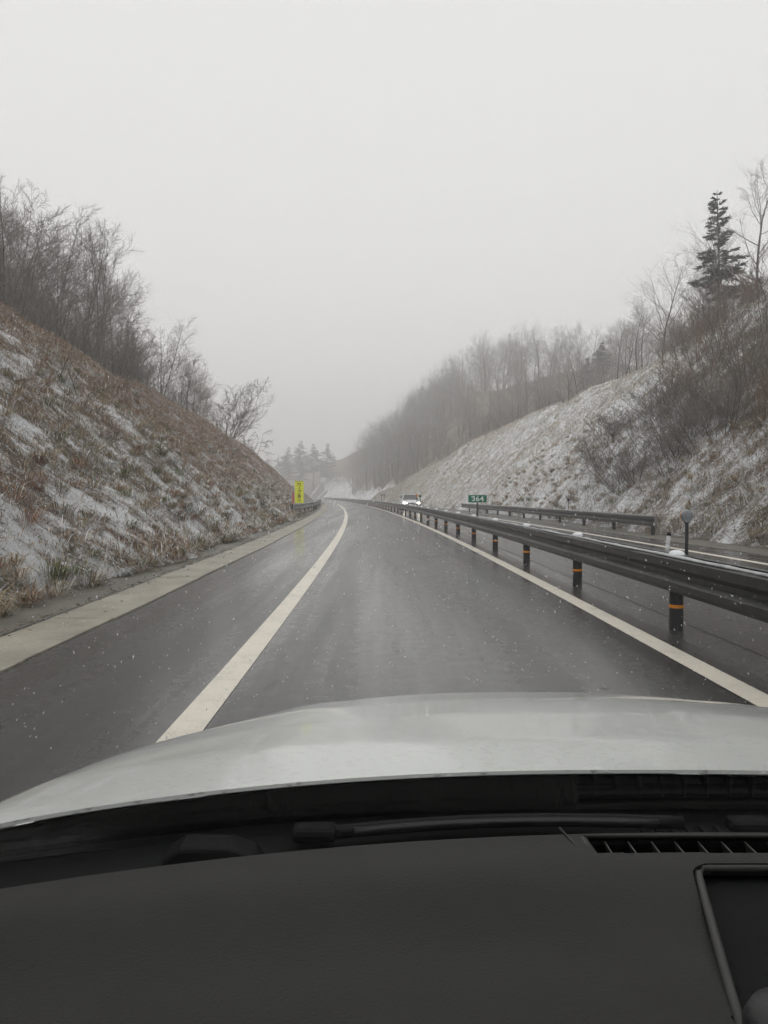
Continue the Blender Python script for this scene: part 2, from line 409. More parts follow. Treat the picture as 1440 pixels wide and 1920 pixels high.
def terrain(name, S, D, side, label):
    SS, DD = np.meshgrid(S, D, indexing='ij')
    lat = -(DD + 4.15) if side < 0 else DD + 9.7
    # uneven foot of the slope
    wob = (fbm(SS * .45, SS * 0 + (3 if side < 0 else 8), 3) - .5) * 1.3 * np.clip(1 - DD / 2, 0, 1)
    X, Y = P(SS, lat + wob)
    Z = left_h(SS, lat) if side < 0 else right_h(SS, lat)
    V = np.stack([X, Y, Z], -1).reshape(-1, 3)
    sn = left_snow(SS, DD) if side < 0 else right_snow(SS, DD)
    rd = left_red(SS, DD) if side < 0 else right_red(SS, DD)
    C = np.stack([np.clip(sn, 0, 1), rd, rd * 0], -1).reshape(-1, 3)
    a, b = len(S), len(D)
    i = np.arange(a * b).reshape(a, b)
    F = np.stack([i[:-1, :-1], i[1:, :-1], i[1:, 1:], i[:-1, 1:]], -1).reshape(-1, 4)
    if side < 0: F = F[:, ::-1]
    o = link(name, npmesh(name, V, F, C, smooth=True), M['terrain']); tag(o, kind='structure'); o['label'] = label
    return o

# ------------------------------------------------------------------ ground, roads, slopes
gv = [(-520, -110, -.10), (520, -110, -.10), (520, 620, -.10), (-520, 620, -.10)]
gm = npmesh('ground', gv, [(0, 1, 2, 3)], np.tile(np.array([[.35, .2, 0]]), (4, 1)))
tag(link('ground', gm, M['terrain']), 'flat snowy ground below the road', kind='structure')

def strip(name, s0, s1, l0, l1, z, mat, step=2.0, cross=1, parent=None, thick=0.0):
    S = np.linspace(s0, s1, max(2, int((s1 - s0) / step) + 1)); Ls = np.linspace(l0, l1, cross + 1)
    SS, LL = np.meshgrid(S, Ls, indexing='ij'); X, Y = P(SS, LL)
    a, b = len(S), len(Ls)
    i = np.arange(a * b).reshape(a, b)
    V = np.stack([X, Y, np.full_like(X, z)], -1).reshape(-1, 3)
    F = np.stack([i[:-1, :-1], i[:-1, 1:], i[1:, 1:], i[1:, :-1]], -1).reshape(-1, 4)
    me = npmesh(name, V, F)
    o = link(name, me, mat, parent)
    if thick:
        md = o.modifiers.new('thick', 'SOLIDIFY'); md.thickness = thick; md.offset = -1
    return o
road = tag(strip('road', -90, 470, -3.0, 8.45, 0.0, M['asphalt'], 2.0, 6), 'wet dark asphalt road curving to the left', kind='structure')
EDGE = .10
for nm, l in (('road_line', -1.09), ('road_line', 2.42), ('road_line', 7.42)):
    o = strip(nm, -60, 430, l - EDGE, l + EDGE, .004, M['line'], 1.5); o.parent = road
strip('road_seam', -20, 120, 3.10, 3.125, .004, M['joint'], 1.5, parent=road)
for s0, s1 in ((54.2, 54.45), (57.6, 57.9), (63.4, 63.6)):
    strip('expansion_joint', s0, s1, -2.95, -1.22, .004, M['joint'], .2, parent=road)
strip('expansion_joint', 15.9, 15.97, .6, 1.4, .004, M['joint'], .05, parent=road)
# concrete strips left of the road, slab by slab
gut = tag(empty('gutter', P3(0, -3.3)), 'pale concrete gutter strip along the left road edge', kind='structure')
ver = tag(empty('verge', P3(0, -4.0)), 'dark damp concrete verge between gutter and slope', kind='structure')
def slab(name, s0, s1, l0, l1, z, mat, parent):
    S = np.linspace(s0, s1, 4); m = MB()
    vs = []
    for s in S:
        for l, zz in ((l0, -.05), (l0, z - .006), (l0 + .008 * np.sign(l1 - l0), z), (l1 - .008 * np.sign(l1 - l0), z), (l1, z - .006), (l1, -.05)):
            p = P3(s, l, zz) - parent.location; vs.append(p)
    fs = [(i * 6 + k, i * 6 + k + 1, (i + 1) * 6 + k + 1, (i + 1) * 6 + k) for i in range(3) for k in range(5)] + [(0, 1, 2, 3, 4, 5), tuple(18 + k for k in range(6))]
    m.add(vs, fs); return m.build(name, mat, parent)
s = -8.0; k = 0
while s < 110:
    L = 1.98 if s < 60 else 3.98
    dz = random.uniform(-.004, .004)
    slab('concrete_slab', s, s + L - .008, -2.80 + random.uniform(-.014, .014), -3.46, .022 + dz, M['concrete'], gut)
    s += L; k += 1
s = -8.0
while s < 110:
    L = 2.98
    slab('concrete_slab', s, s + L - .01, -3.525, -4.75, .012 + random.uniform(-.004, .004), M['concrete_dark'], ver)
    s += L
strip('verge_seam', -8, 110, -3.528, -3.455, .006, M['joint'], 1.5, parent=None).parent = road
rl = np.random.RandomState(31); nl = 1500
ls = 2 + 48 * rl.rand(nl) ** 1.5; pick = rl.rand(nl)
ll = np.where(pick < .45, -3.51 + rl.randn(nl) * .05, np.where(pick < .85, -4.2 + np.abs(rl.randn(nl)) * .16, -4.1 + 1.1 * rl.rand(nl)))
lx, ly = P(ls, ll); a_ = rl.rand(nl) * 6.28; sz = rl.uniform(.012, .04, nl)
cx_, sx_ = np.cos(a_) * sz, np.sin(a_) * sz; zz_ = .03 + rl.rand(nl) * .012
LV = np.stack([np.stack([lx - cx_, ly - sx_, zz_], -1), np.stack([lx + sx_ * .5, ly - cx_ * .5, zz_ + .008], -1), np.stack([lx + cx_, ly + sx_, zz_], -1), np.stack([lx - sx_ * .5, ly + cx_ * .5, zz_ + rl.rand(nl) * .012], -1)], 1).reshape(-1, 3)
LC = np.repeat(np.array([[.06, .045, .03], [.11, .065, .035], [.035, .03, .022], [.16, .11, .06]])[rl.randint(0, 4, nl)], 4, axis=0)
tag(link('leaf_litter', npmesh('leaf_litter', LV, np.arange(nl * 4).reshape(-1, 4), LC), M['blade']), 'scattered dead leaves on the concrete verge at the left', 'leaves', kind='stuff')
# right gutter beyond the opposite lane
rg = tag(empty('roadside_gutter', P3(20, 8.8)), 'concrete strip between opposite lane and right slope', kind='structure')
s = 4.0
while s < 160:
    slab('concrete_slab', s, s + 3.97, 8.47, 10.2, .015 + random.uniform(-.004, .004), M['concrete_dark'], rg); s += 3.98

Sl = np.concatenate([np.arange(-88, -2, 2.0), np.arange(-2, 30, .16), np.arange(30, 70, .32), np.arange(70, 150, 1.0), np.arange(150, 470, 6)])
Dl = np.concatenate([np.arange(0, 14, .17), np.arange(14, 30, .8), np.arange(30, 150, 6)])
terrain('left_slope', Sl, Dl, -1, 'steep snow dusted grass slope left of the road')
Sr = np.concatenate([np.arange(-88, 14, 3.0), np.arange(14, 60, .25), np.arange(60, 190, .6), np.arange(190, 470, 3)])
Dr = np.concatenate([np.arange(0, 16, .25), np.arange(16, 40, 1.0), np.arange(40, 200, 6)])
terrain('right_slope', Sr, Dr, 1, 'snowy grass slope and wooded hill right of the road')

# ------------------------------------------------------------------ dead grass on the slopes (uncountable)
def grass(name, n, srange, dmax, side, seed, label, spow=1.6, lscale=1.0, wscale=1.0):
    rs = np.random.RandomState(seed)
    s = srange[0] + (srange[1] - srange[0]) * rs.rand(n) ** spow
    d = rs.rand(n) * np.interp(s, *dmax)
    sn = (left_snow if side < 0 else right_snow)(s, d); rd = (left_red if side < 0 else right_red)(s, d)
    tuft = fbm(s * 1.6 + 40, d * 1.9, 3)
    keep = rs.rand(n) < np.clip(1.2 - 1.0 * np.clip((sn - .36) / .34, 0, 1) + 1.0 * (tuft - .5), .30, 1)
    s, d, sn, rd, tuft = s[keep], d[keep], sn[keep], rd[keep], tuft[keep]; n = len(s)
    lat = -(d + 4.15) if side < 0 else d + 9.7
    if side < 0: lat = lat + (fbm(s * .45, s * 0 + 3, 3) - .5) * 1.3 * np.clip(1 - d / 2, 0, 1)
    X, Y = P(s, lat); Z = (left_h if side < 0 else right_h)(s, -(d + 4.15) if side < 0 else d + 9.7)
    L = lscale * (.09 + .30 * rs.rand(n) ** 2.0) * (.55 + 1.1 * tuft); w = wscale * (.0022 + .0040 * rs.rand(n)) * (1 + s / 28)
    L = L * (1 + .8 * np.clip(1 - d / .7, 0, 1))
    th = rs.rand(n) * 2 * np.pi
    down = -side                                            # x direction that runs downhill
    lx = np.cos(th) * .75 + down * .55; ly = np.sin(th) * .75 - .15; up = .25 + .9 * rs.rand(n)
    base = np.stack([X, Y, Z - .03], -1)
    dirv = np.stack([lx, ly, up], -1); dirv /= np.linalg.norm(dirv, axis=1)[:, None]
    side_v = np.stack([-dirv[:, 1], dirv[:, 0], np.zeros(n)], -1); side_v /= (np.linalg.norm(side_v, axis=1)[:, None] + 1e-6)
    mid = base + dirv * (L * .55)[:, None]
    droop = dirv.copy(); droop[:, 2] -= .9 * rs.rand(n) + .25
    tip = mid + droop * (L * .5)[:, None]
    W = side_v * w[:, None]
    V = np.stack([base, mid + W, tip, mid - W], 1).reshape(-1, 3)
    b = np.arange(n) * 4
    F = np.stack([b, b + 1, b + 2, b + 3], -1)
    pal = np.array([[.48, .41, .31], [.38, .25, .18], [.23, .175, .13], [.18, .19, .10], [.40, .37, .32], [.68, .70, .72]])
    r = rs.rand(n)
    pr = np.stack([.30 - .12 * rd, .06 + .46 * rd, .22 + 0 * rd, .14 * (1 - rd) + .12 * np.clip(1 - d / 1.5, 0, 1), .18 * (1 - .6 * rd), .09 + .38 * np.clip((sn - .26) / .3, 0, 1)], -1)
    pr /= pr.sum(1)[:, None]; idx = (r[:, None] > np.cumsum(pr, 1)).sum(1).clip(0, 5)
    c = pal[idx] * (.7 + .6 * rs.rand(n))[:, None]
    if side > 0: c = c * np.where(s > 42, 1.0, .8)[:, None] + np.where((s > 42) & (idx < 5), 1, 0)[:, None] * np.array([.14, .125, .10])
    C = np.repeat(c, 4, axis=0)
    o = link(name, npmesh(name, V, F, C), M['blade']); tag(o, label, 'grass', kind='stuff'); return o
grass('dead_grass', 560000, (1, 105), ([0, 60, 78, 100, 110], [12.5, 12.5, 7.5, 4, 2]), -1, 11, 'matted brown and snow dusted dead grass covering the left slope')
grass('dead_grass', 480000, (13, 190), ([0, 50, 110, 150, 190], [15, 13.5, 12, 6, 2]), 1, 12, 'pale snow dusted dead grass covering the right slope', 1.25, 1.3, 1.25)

def tufts(name, nc, per, seed, side, srange, dr, label):
    rs = np.random.RandomState(seed)
    cs = srange[0] + (srange[1] - srange[0]) * rs.rand(nc) ** 1.4; cd = dr[0] + (dr[1] - dr[0]) * rs.rand(nc) ** 1.7
    size = rs.uniform(.5, 1.25, nc); kind = rs.choice(5, nc, p=[.34, .24, .14, .18, .10])
    i = np.repeat(np.arange(nc), per); n = len(i)
    th = rs.rand(n) * 6.283; rr = rs.rand(n) ** .7 * .13 * size[i]
    lat = -(cd[i] + 4.15) if side < 0 else cd[i] + 9.7
    X, Y = P(cs[i], lat); Z = (left_h if side < 0 else right_h)(cs[i], lat)
    base = np.stack([X + np.cos(th) * rr, Y + np.sin(th) * rr, Z - .04], -1)
    L = size[i] * rs.uniform(.14, .42, n); ou = np.stack([np.cos(th), np.sin(th), 0 * th], -1) * rs.uniform(.15, .9, n)[:, None]; ou[:, 0] += -side * .25
    mid = base + ou * (L * .45)[:, None] + np.array([0, 0, 1]) * (L * .62)[:, None]
    tip = mid + ou * (L * .65)[:, None] + np.array([0, 0, 1]) * (L * rs.uniform(-.35, .25, n))[:, None]
    W = np.stack([-np.sin(th), np.cos(th), 0 * th], -1) * (rs.uniform(.0022, .0050, n) * (1 + cs[i] / 25))[:, None]
    V = np.stack([base, mid + W, tip, mid - W], 1).reshape(-1, 3)
    pal = np.array([[.40, .32, .21], [.34, .21, .14], [.17, .18, .085], [.24, .20, .13], [.60, .62, .63]])
    c = pal[kind[i]] * rs.uniform(.6, 1.25, n)[:, None]
    c = np.where((rs.rand(n) < .12)[:, None], np.array([.66, .68, .70]), c)
    o = link(name, npmesh(name, V, np.arange(n * 4).reshape(-1, 4), np.repeat(c, 4, axis=0)), M['blade']); return tag(o, label, 'grass', kind='stuff')
tufts('grass_tufts', 900, 90, 51, -1, (3, 62), (-.1, 7), 'brown and olive grass tufts at the foot of the left slope')
tufts('grass_tufts', 420, 70, 52, 1, (14, 60), (.1, 6), 'straw coloured grass tufts at the foot of the right slope')

# ------------------------------------------------------------------ trees
def tubes_np(polys, sides):
    Vs, Fs = [], []; b = 0
    for pts, rad in polys:
        n = len(pts); d = np.gradient(pts, axis=0); d /= np.linalg.norm(d, axis=1)[:, None] + 1e-9
        a = np.cross(d, np.array([.31, .17, .93])); a /= np.linalg.norm(a, axis=1)[:, None] + 1e-9; c = np.cross(d, a)
        t = np.arange(sides) * 2 * np.pi / sides
        ring = pts[:, None, :] + rad[:, None, None] * (a[:, None, :] * np.cos(t)[None, :, None] + c[:, None, :] * np.sin(t)[None, :, None])
        Vs.append(ring.reshape(-1, 3)); i = np.arange(n * sides).reshape(n, sides) + b; j = np.roll(i, -1, axis=1)
        Fs.append(np.stack([i[:-1], j[:-1], j[1:], i[1:]], -1).reshape(-1, 4)); b += n * sides
    return np.concatenate(Vs), np.concatenate(Fs)

def branch(rs, p, d, L, r0, r1, n, wander, trop):
    pts = [np.array(p, float)]; d = np.array(d, float); d /= np.linalg.norm(d)
    for i in range(n):
        d = d + rs.randn(3) * wander + trop; d /= np.linalg.norm(d)
        pts.append(pts[-1] + d * L / n)
    return np.array(pts), np.linspace(r0, r1, n + 1)
def perp(rs, d, ang):
    v = rs.randn(3); v -= d * v.dot(d); v /= np.linalg.norm(v) + 1e-9
    return d * math.cos(ang) + v * math.sin(ang)

def tree_mesh(seed, height=9.0, stems=1, spread=.35, lean=(0, 0), limbs=11, first=.28, limb_len=.42, subs=6, twigs=5, up=.05, r=.11, twig_r=.010, ang=.75, splay=0.0):
    rs = np.random.RandomState(seed)
    trunk, l1, l2, l3 = [], [], [], []
    ln = np.array([lean[0], lean[1], 0])
    for st in range(stems):
        a = rs.rand() * 6.283
        d0 = np.array([math.cos(a) * splay, math.sin(a) * splay, 1]) + ln
        p0 = np.array([math.cos(a), math.sin(a), 0]) * (.10 * (stems > 1)) + np.array([0, 0, -.35])
        H = height * (1 if st == 0 else rs.uniform(.65, .98))
        rr = r * (1 if stems == 1 else .62)
        pts, rad = branch(rs, p0, d0, H + .35, rr, rr * .14, 9, .07, np.array([0, 0, .03]) + ln * .03)
        trunk.append((pts, rad))
        for i in range(limbs):
            f = first + (1 - first) * (i + rs.rand() * .8) / limbs; f = min(f, .985)
            k = f * 9; k0 = int(k); q = pts[k0] + (pts[min(k0 + 1, 9)] - pts[k0]) * (k - k0)
            dd = pts[min(k0 + 1, 9)] - pts[max(k0 - 1, 0)]; dd /= np.linalg.norm(dd)
            rb = np.interp(f, [0, 1], [rr, rr * .14]) * .55
            LL = H * limb_len * (1.15 - .75 * f) * rs.uniform(.7, 1.2)
            bp, br = branch(rs, q, perp(rs, dd, rs.uniform(ang * .7, ang * 1.25)) + ln * .3, LL, max(rb, twig_r * 1.3), twig_r, 6, .11, np.array([0, 0, up * 1.6]))
            l1.append((bp, br))
            for j in range(subs):
                g = .2 + .8 * (j + rs.rand()) / subs; kk = min(g * 6, 5.99); a0 = int(kk); qq = bp[a0] + (bp[a0 + 1] - bp[a0]) * (kk - a0)
                de = bp[a0 + 1] - bp[a0]; de /= np.linalg.norm(de)
                L2 = LL * rs.uniform(.3, .55) * (1.15 - .5 * g)
                sp, sr = branch(rs, qq, perp(rs, de, rs.uniform(.45, .95)), L2, twig_r * 1.25, twig_r * .7, 4, .15, np.array([0, 0, up * 1.5]))
                l2.append((sp, sr))
                for t in range(twigs):
                    h = .15 + .85 * (t + rs.rand()) / twigs; k3 = min(h * 4, 3.99); b0 = int(k3); q3 = sp[b0] + (sp[b0 + 1] - sp[b0]) * (k3 - b0)
                    d3 = sp[b0 + 1] - sp[b0]; d3 /= np.linalg.norm(d3)
                    tp, tr = branch(rs, q3, perp(rs, d3, rs.uniform(.4, .9)), L2 * rs.uniform(.3, .6), twig_r * .75, twig_r * .45, 2, .16, np.array([0, 0, up]))
                    l3.append((tp, tr))
    tv, tf = tubes_np(trunk, 7)
    v1, f1 = tubes_np(l1, 5); v2, f2 = tubes_np(l2, 3); v3, f3 = tubes_np(l3, 3)
    cv = np.concatenate([v1, v2, v3]); cf = np.concatenate([f1, f2 + len(v1), f3 + len(v1) + len(v2)])
    return npmesh('trunk', tv, tf, smooth=True), npmesh('crown', cv, cf)

def make_tree(name, meshes, bark, twig):
    root = empty(name)
    link('trunk', meshes[0], bark, root); link('crown', meshes[1], twig, root)
    return root
class Kind:
    def __init__(self, name, bark, twig, variants): self.name = name; self.bark = bark; self.twig = twig; self.v = variants
    def put(self, k, loc, rz, sc, label, cat='tree', group=None, tilt=(0, 0)):
        o = make_tree(self.name, self.v[k % len(self.v)], self.bark, self.twig)
        o.location = loc; o.rotation_euler = (tilt[0], tilt[1], rz); o.scale = (sc, sc, sc) if not hasattr(sc, '__len__') else sc
        return tag(o, label, cat, group)
tall = Kind('bare_tree', M['bark'], M['twig_frost'], [tree_mesh(20 + i, 13, 1, limbs=22, first=.12, limb_len=.52, subs=8, twigs=6, up=.045, r=.15, twig_r=.0095, ang=.95) for i in range(4)])
crest = Kind('bare_tree', M['bark'], M['twig'], [tree_mesh(40 + i, 9, 2, limbs=13, first=.14, limb_len=.50, subs=8, twigs=7, up=.035, r=.12, twig_r=.0078, lean=(.20, 0), ang=.85, splay=.25) for i in range(5)])
roundk = Kind('bare_tree', M['bark'], M['twig_dark'], [tree_mesh(61, 5.0, 10, limbs=9, first=.16, limb_len=.46, subs=7, twigs=6, up=.03, r=.055, twig_r=.0062, ang=.78, splay=.72)])
brush = Kind('bare_shrub', M['bark'], M['twig'], [tree_mesh(70 + i, 2.6, 7, limbs=6, first=.12, limb_len=.5, subs=5, twigs=4, up=.04, r=.032, twig_r=.0055, ang=.75, splay=.6) for i in range(4)])
brush_red = Kind('bare_shrub', M['bark'], M['twig_red'], [tree_mesh(80 + i, 2.4, 8, limbs=6, first=.12, limb_len=.5, subs=5, twigs=4, up=.06, r=.028, twig_r=.0055, ang=.65, splay=.5) for i in range(2)])
tangle = Kind('bare_shrub', M['post'], M['bark'], [tree_mesh(90 + i, 3.2, 5, limbs=7, first=.1, limb_len=.55, subs=5, twigs=3, up=-.03, r=.06, twig_r=.010, ang=.9, splay=.9) for i in range(2)])

def lpos(s, lat, dz=-.1): 
    p = P3(s, lat); p.z = float(left_h(s, lat)) + dz; return p
def rpos(s, lat, dz=-.1):
    p = P3(s, lat); p.z = float(right_h(s, lat)) + dz; return p
rnd = random.Random(5)
# -- left crest
named = [
    (50, -17.2, 1.02, 2, 'tall bare tree with forked trunk standing above its neighbours on the left crest', .0),
    (62, -16.4, .80, 3, 'wide bare tree with long twigs reaching over the road, end of the left tree row', .1),
    (44, -17.4, .86, 0, 'bare tree on the left crest beside the tall forked tree, nearer the camera', -.2),
    (36, -17.4, .72, 4, 'bare tree on the left crest at the left edge of the picture', .1),
]
for s_, l_, sc, k_, lab, rz in named: crest.put(k_, lpos(s_, l_), rz, sc, lab, group='trees on the left crest')
for i in range(42):
    s_ = 33 + i * .82 + rnd.uniform(-.8, .8); l_ = -rnd.uniform(16.6, 24)
    sc = float(np.interp(s_, [33, 40, 50, 57, 68], [.58, .68, .85, .72, .52])) * rnd.uniform(.75, 1.05)
    crest.put(i * 3 + 1, lpos(s_, l_), rnd.uniform(-.7, .7), sc, 'bare thin tree in the thicket along the left crest', group='thicket of bare trees on the left crest')
for i in range(44):
    s_ = 27 + i * .92 + rnd.uniform(-.7, .7); l_ = -rnd.uniform(14.4, 18.5)
    brush.put(i, lpos(s_, l_), rnd.uniform(0, 6.28), rnd.uniform(.8, 1.35), 'low bare brush under the trees on the left crest', 'shrub', 'brush on the left crest')
o = roundk.put(0, lpos(74, -12.7, -.3), .6, (1.5, 1.5, 1.45), 'round many stemmed bare tree standing alone where the left crest drops')
tangle.put(0, lpos(83.5, -11.6, -.2), .3, 1.45, 'dark tangled bare shrub with broken branches below the round tree', 'shrub')
tangle.put(1, lpos(91, -10.6, -.2), 1.3, 1.1, 'low dark tangled shrub just above the yellow sign', 'shrub')
for i, (s_, l_, sc) in enumerate(((66, -14.8, .8), (69, -14.2, .7), (78, -13.4, .8), (80.5, -12.0, .6), (86, -11.7, .7), (88, -10.9, .55), (94, -10.6, .55), (97, -10.2, .5))):
    brush.put(i, lpos(s_, l_), i * 1.1, sc, 'small bare shrub on the falling end of the left crest', 'shrub', 'shrubs on the falling left crest')
for i, (s_, l_, sc) in enumerate(((35.5, -20.5, .74), (38.5, -20.5, .84), (40.5, -18.8, .95), (43, -20.5, 1.0), (46.5, -19.5, 1.02), (53.5, -18.8, .95), (57, -17.8, .88))):
    crest.put(i * 2, lpos(s_, l_), i * .5 - 1.4, sc, 'taller bare tree at the back of the left crest thicket', group='taller trees behind the left thicket')
for i in range(9):
    crest.put(i * 2 + 1, lpos(60 + i * 1.5, -rnd.uniform(14.2, 17.5)), rnd.uniform(-.6, .6), rnd.uniform(.46, .66), 'small bare tree at the lower end of the left tree row', group='small trees at the lower end of the left row')
# weeds and twigs standing in the grass of the left slope
for i in range(16):
    s_ = rnd.uniform(9, 46); d_ = rnd.uniform(.5, 8.0)
    brush_red.put(i, lpos(s_, -4.15 - d_), rnd.uniform(0, 6), rnd.uniform(.16, .34), 'small reddish dead weed standing on the left slope', 'weed', 'dead weeds on the left slope')
# -- right slope: dark scrub close to the camera
for i in range(64):
    s_ = rnd.uniform(23, 47); d_ = rnd.uniform(3.2, 16) 
    if d_ < (s_ - 33) * .55 + 1.0: d_ += 4.5
    kk = brush_red if rnd.random() < .3 else brush
    kk.put(i, rpos(s_, 9.7 + d_), rnd.uniform(0, 6.28), rnd.uniform(.75, 1.25), 'dense bare bush in the dark scrub on the right slope', 'shrub', 'dark scrub on the right slope')
brush_dark = Kind('bare_shrub', M['post'], M['twig_dark'], brush.v)
for i in range(26):
    s_ = rnd.uniform(28, 43); d_ = rnd.uniform(1.6, 5.6) + max(0, s_ - 35) * .22
    brush_dark.put(i, rpos(s_, 9.7 + d_), rnd.uniform(0, 6.28), (lambda q: (q * 1.3, q * 1.3, q * .85))(rnd.uniform(.65, .95)), 'low dark bramble patch on the lower right slope', 'shrub', 'dark brambles on the lower right slope')
for i in range(14):
    s_ = rnd.uniform(34, 58); d_ = rnd.uniform(12.5, 18)
    brush_red.put(i, rpos(s_, 9.7 + d_), rnd.uniform(0, 6.28), rnd.uniform(.9, 1.3), 'reddish bare bush at the upper rim of the right slope', 'shrub', 'reddish bushes on the right rim')
# bare trees around the conifer
for i, (s_, l_, sc, lab) in enumerate(((47, 25.5, .78, 'bare tree right of the tall conifer at the picture edge'), (58, 24.0, .62, 'bare tree left of the tall conifer on the right rim'), (54, 27, .66, 'bare tree behind the trunk of the tall conifer'))):
    tall.put(i, rpos(s_, l_), i * 2.0, sc, lab)
for i in range(26):
    s_ = rnd.uniform(42, 84); l_ = rnd.uniform(22.5, 34) + (3 if s_ > 65 else 0)
    tall.put(i, rpos(s_, l_), rnd.uniform(0, 6.28), rnd.uniform(.34, .52), 'slender bare tree on the rim of the right slope', group='bare trees on the right rim')
# -- wood on the hill behind
cnt = 0
while cnt < 215:
    s_ = rnd.uniform(84, 330); l_ = rnd.uniform(12, 58)
    H = float(np.interp(s_, HRs, HRv))
    if l_ < 10.0 + H * 1.02 + 1.8: continue
    if s_ < 110 and l_ > 50: continue
    sc = float(np.interp(s_, [84, 110, 150, 220], [.36, .48, .74, 1.12])) * rnd.uniform(.85, 1.12)
    lab, grp = (('bare grey tree in the near part of the misty wood, behind the snowy slope crest', 'near trees of the misty wood') if s_ < 150 else
                ('bare grey tree in the middle of the misty wood above the white car', 'middle trees of the misty wood') if s_ < 220 else
                ('faint bare tree at the far end of the misty wood where the road curves away', 'far trees of the misty wood'))
    tall.put(cnt, rpos(s_, l_), rnd.uniform(0, 6.28), sc, lab, group=grp)
    cnt += 1
for i in range(38):
    s_ = rnd.uniform(76, 128); H = float(np.interp(s_, HRs, HRv)); l_ = 11.5 + H * 1.02 + rnd.random() ** 1.3 * 30
    tall.put(i, rpos(s_, l_), rnd.uniform(0, 6.28), rnd.uniform(.32, .50), 'short bare tree just behind the crest of the snowy right slope', group='short trees behind the right crest')
for i in range(16):
    brush.put(i, rpos(36 + i * 1.7, rnd.uniform(24.5, 33)), rnd.uniform(0, 6.28), rnd.uniform(.9, 1.4), 'bare bush around the foot of the tall conifer', 'shrub', 'bushes around the conifer')
for i in range(100):
    s_ = 80 + 200 * rnd.random() ** 1.4; H = float(np.interp(s_, HRs, HRv)); l_ = 10.4 + H * 1.02 + rnd.uniform(.5, 16)
    brush.put(i, rpos(s_, l_), rnd.uniform(0, 6.28), rnd.uniform(1.0, 1.6) * float(np.interp(s_, [90, 160], [.7, 1.35])), 'grey bush at the foot of the misty wood', 'shrub', 'undergrowth of the misty wood')

# conifers
def conifer_mesh(seed, H=11.0, bare=.24, width=2.35, whorls=22, flat=False):
    rs = np.random.RandomState(seed)
    pts, rad = branch(rs, (0, 0, -.4), (0, 0, 1), H + .4, .17, .02, 10, .015, np.array([0, 0, .05]))
    tv, tf = tubes_np([(pts, rad)], 8)
    bl, nv, nf = [], [], []; b = 0
    for w in range(whorls):
        f = bare + (1 - bare) * (w + rs.rand() * .5) / whorls
        z = f * H; R0 = width * (1 - ((f - bare) / (1 - bare)) ** 1.25) * rs.uniform(.65, 1.1) + .18
        if flat: R0 = width * math.sin(min(1, .25 + (f - bare) / (1 - bare) * .9) * 3.0) * rs.uniform(.6, 1.1) + .2
        for q in range(5 if R0 > .5 else 4):
            if rs.rand() < .14: continue
            a = rs.rand() * 6.283; L = R0 * rs.uniform(.65, 1.15)
            d0 = np.array([math.cos(a), math.sin(a), rs.uniform(-.12, .28) + .35 * f])
            c0 = np.array([np.interp(z, pts[:, 2], pts[:, 0]), np.interp(z, pts[:, 2], pts[:, 1]), z])
            bp, br = branch(rs, c0, d0, L, .028, .008, 5, .05, np.array([0, 0, -.045]))
            bl.append((bp, br))
            ns = int(22 + 46 * L)
            t = .12 + .88 * rs.rand(ns) ** .8; kk = np.minimum(t * 5, 4.999); k0 = kk.astype(int)
            base = bp[k0] + (bp[k0 + 1] - bp[k0]) * (kk - k0)[:, None]
            dd = bp[-1] - bp[0]; dd /= np.linalg.norm(dd); sd = np.cross(dd, [0, 0, 1]); sd /= np.linalg.norm(sd)
            sg = np.where(rs.rand(ns) < .5, -1, 1) * rs.uniform(.3, 1.1, ns)
            out = dd[None] * .75 + sd[None] * sg[:, None] + np.array([0, 0, 1])[None] * (rs.randn(ns) * .28 - .12)[:, None]
            out /= np.linalg.norm(out, axis=1)[:, None]
            ll = rs.uniform(.16, .42, ns) * (.6 + .5 * min(L, 1.6)); tip = base + out * ll[:, None]
            pv = np.cross(out, rs.randn(ns, 3)); pv /= np.linalg.norm(pv, axis=1)[:, None]; ww = rs.uniform(.022, .05, ns)
            md = base + out * (ll * .45)[:, None]
            V = np.stack([base, md + pv * ww[:, None], tip, md - pv * ww[:, None]], 1).reshape(-1, 3)
            i = np.arange(ns) * 4 + b
            nv.append(V); nf.append(np.stack([i, i + 1, i + 2, i + 3], -1)); b += ns * 4
    bv, bf = tubes_np(bl, 4)
    return npmesh('trunk', tv, tf, smooth=True), npmesh('branches', bv, bf), npmesh('crown', np.concatenate(nv), np.concatenate(nf))
def put_conifer(ms, loc, rz, sc, label, group=None, name='conifer_tree'):
    r = empty(name, loc, rz); r.scale = (sc, sc, sc)
    link('trunk', ms[0], M['bark'], r); c = link('crown', ms[2], M['needle'], r); link('branches', ms[1], M['bark'], c)
    return tag(r, label, 'tree', group)
cm = conifer_mesh(5)
put_conifer(cm, rpos(50, 24.3), .4, .90, 'tall dark conifer rising above the bare trees on the right rim')
pm = conifer_mesh(9, 12, .36, 2.6, 30, True); pm2 = conifer_mesh(10, 12, .24, 2.4, 34, True)
put_conifer(pm, rpos(112, 39.5), .1, (25.0 - float(right_h(112, 39.5))) / 12, 'dark pine with a flat crown among the bare trees on the hill', name='pine_tree')
put_conifer(pm2, rpos(110, 36.5), 1.1, (22.3 - float(right_h(110, 36.5))) / 12, 'smaller dark pine beside the flat crowned pine on the hill', name='pine_tree')
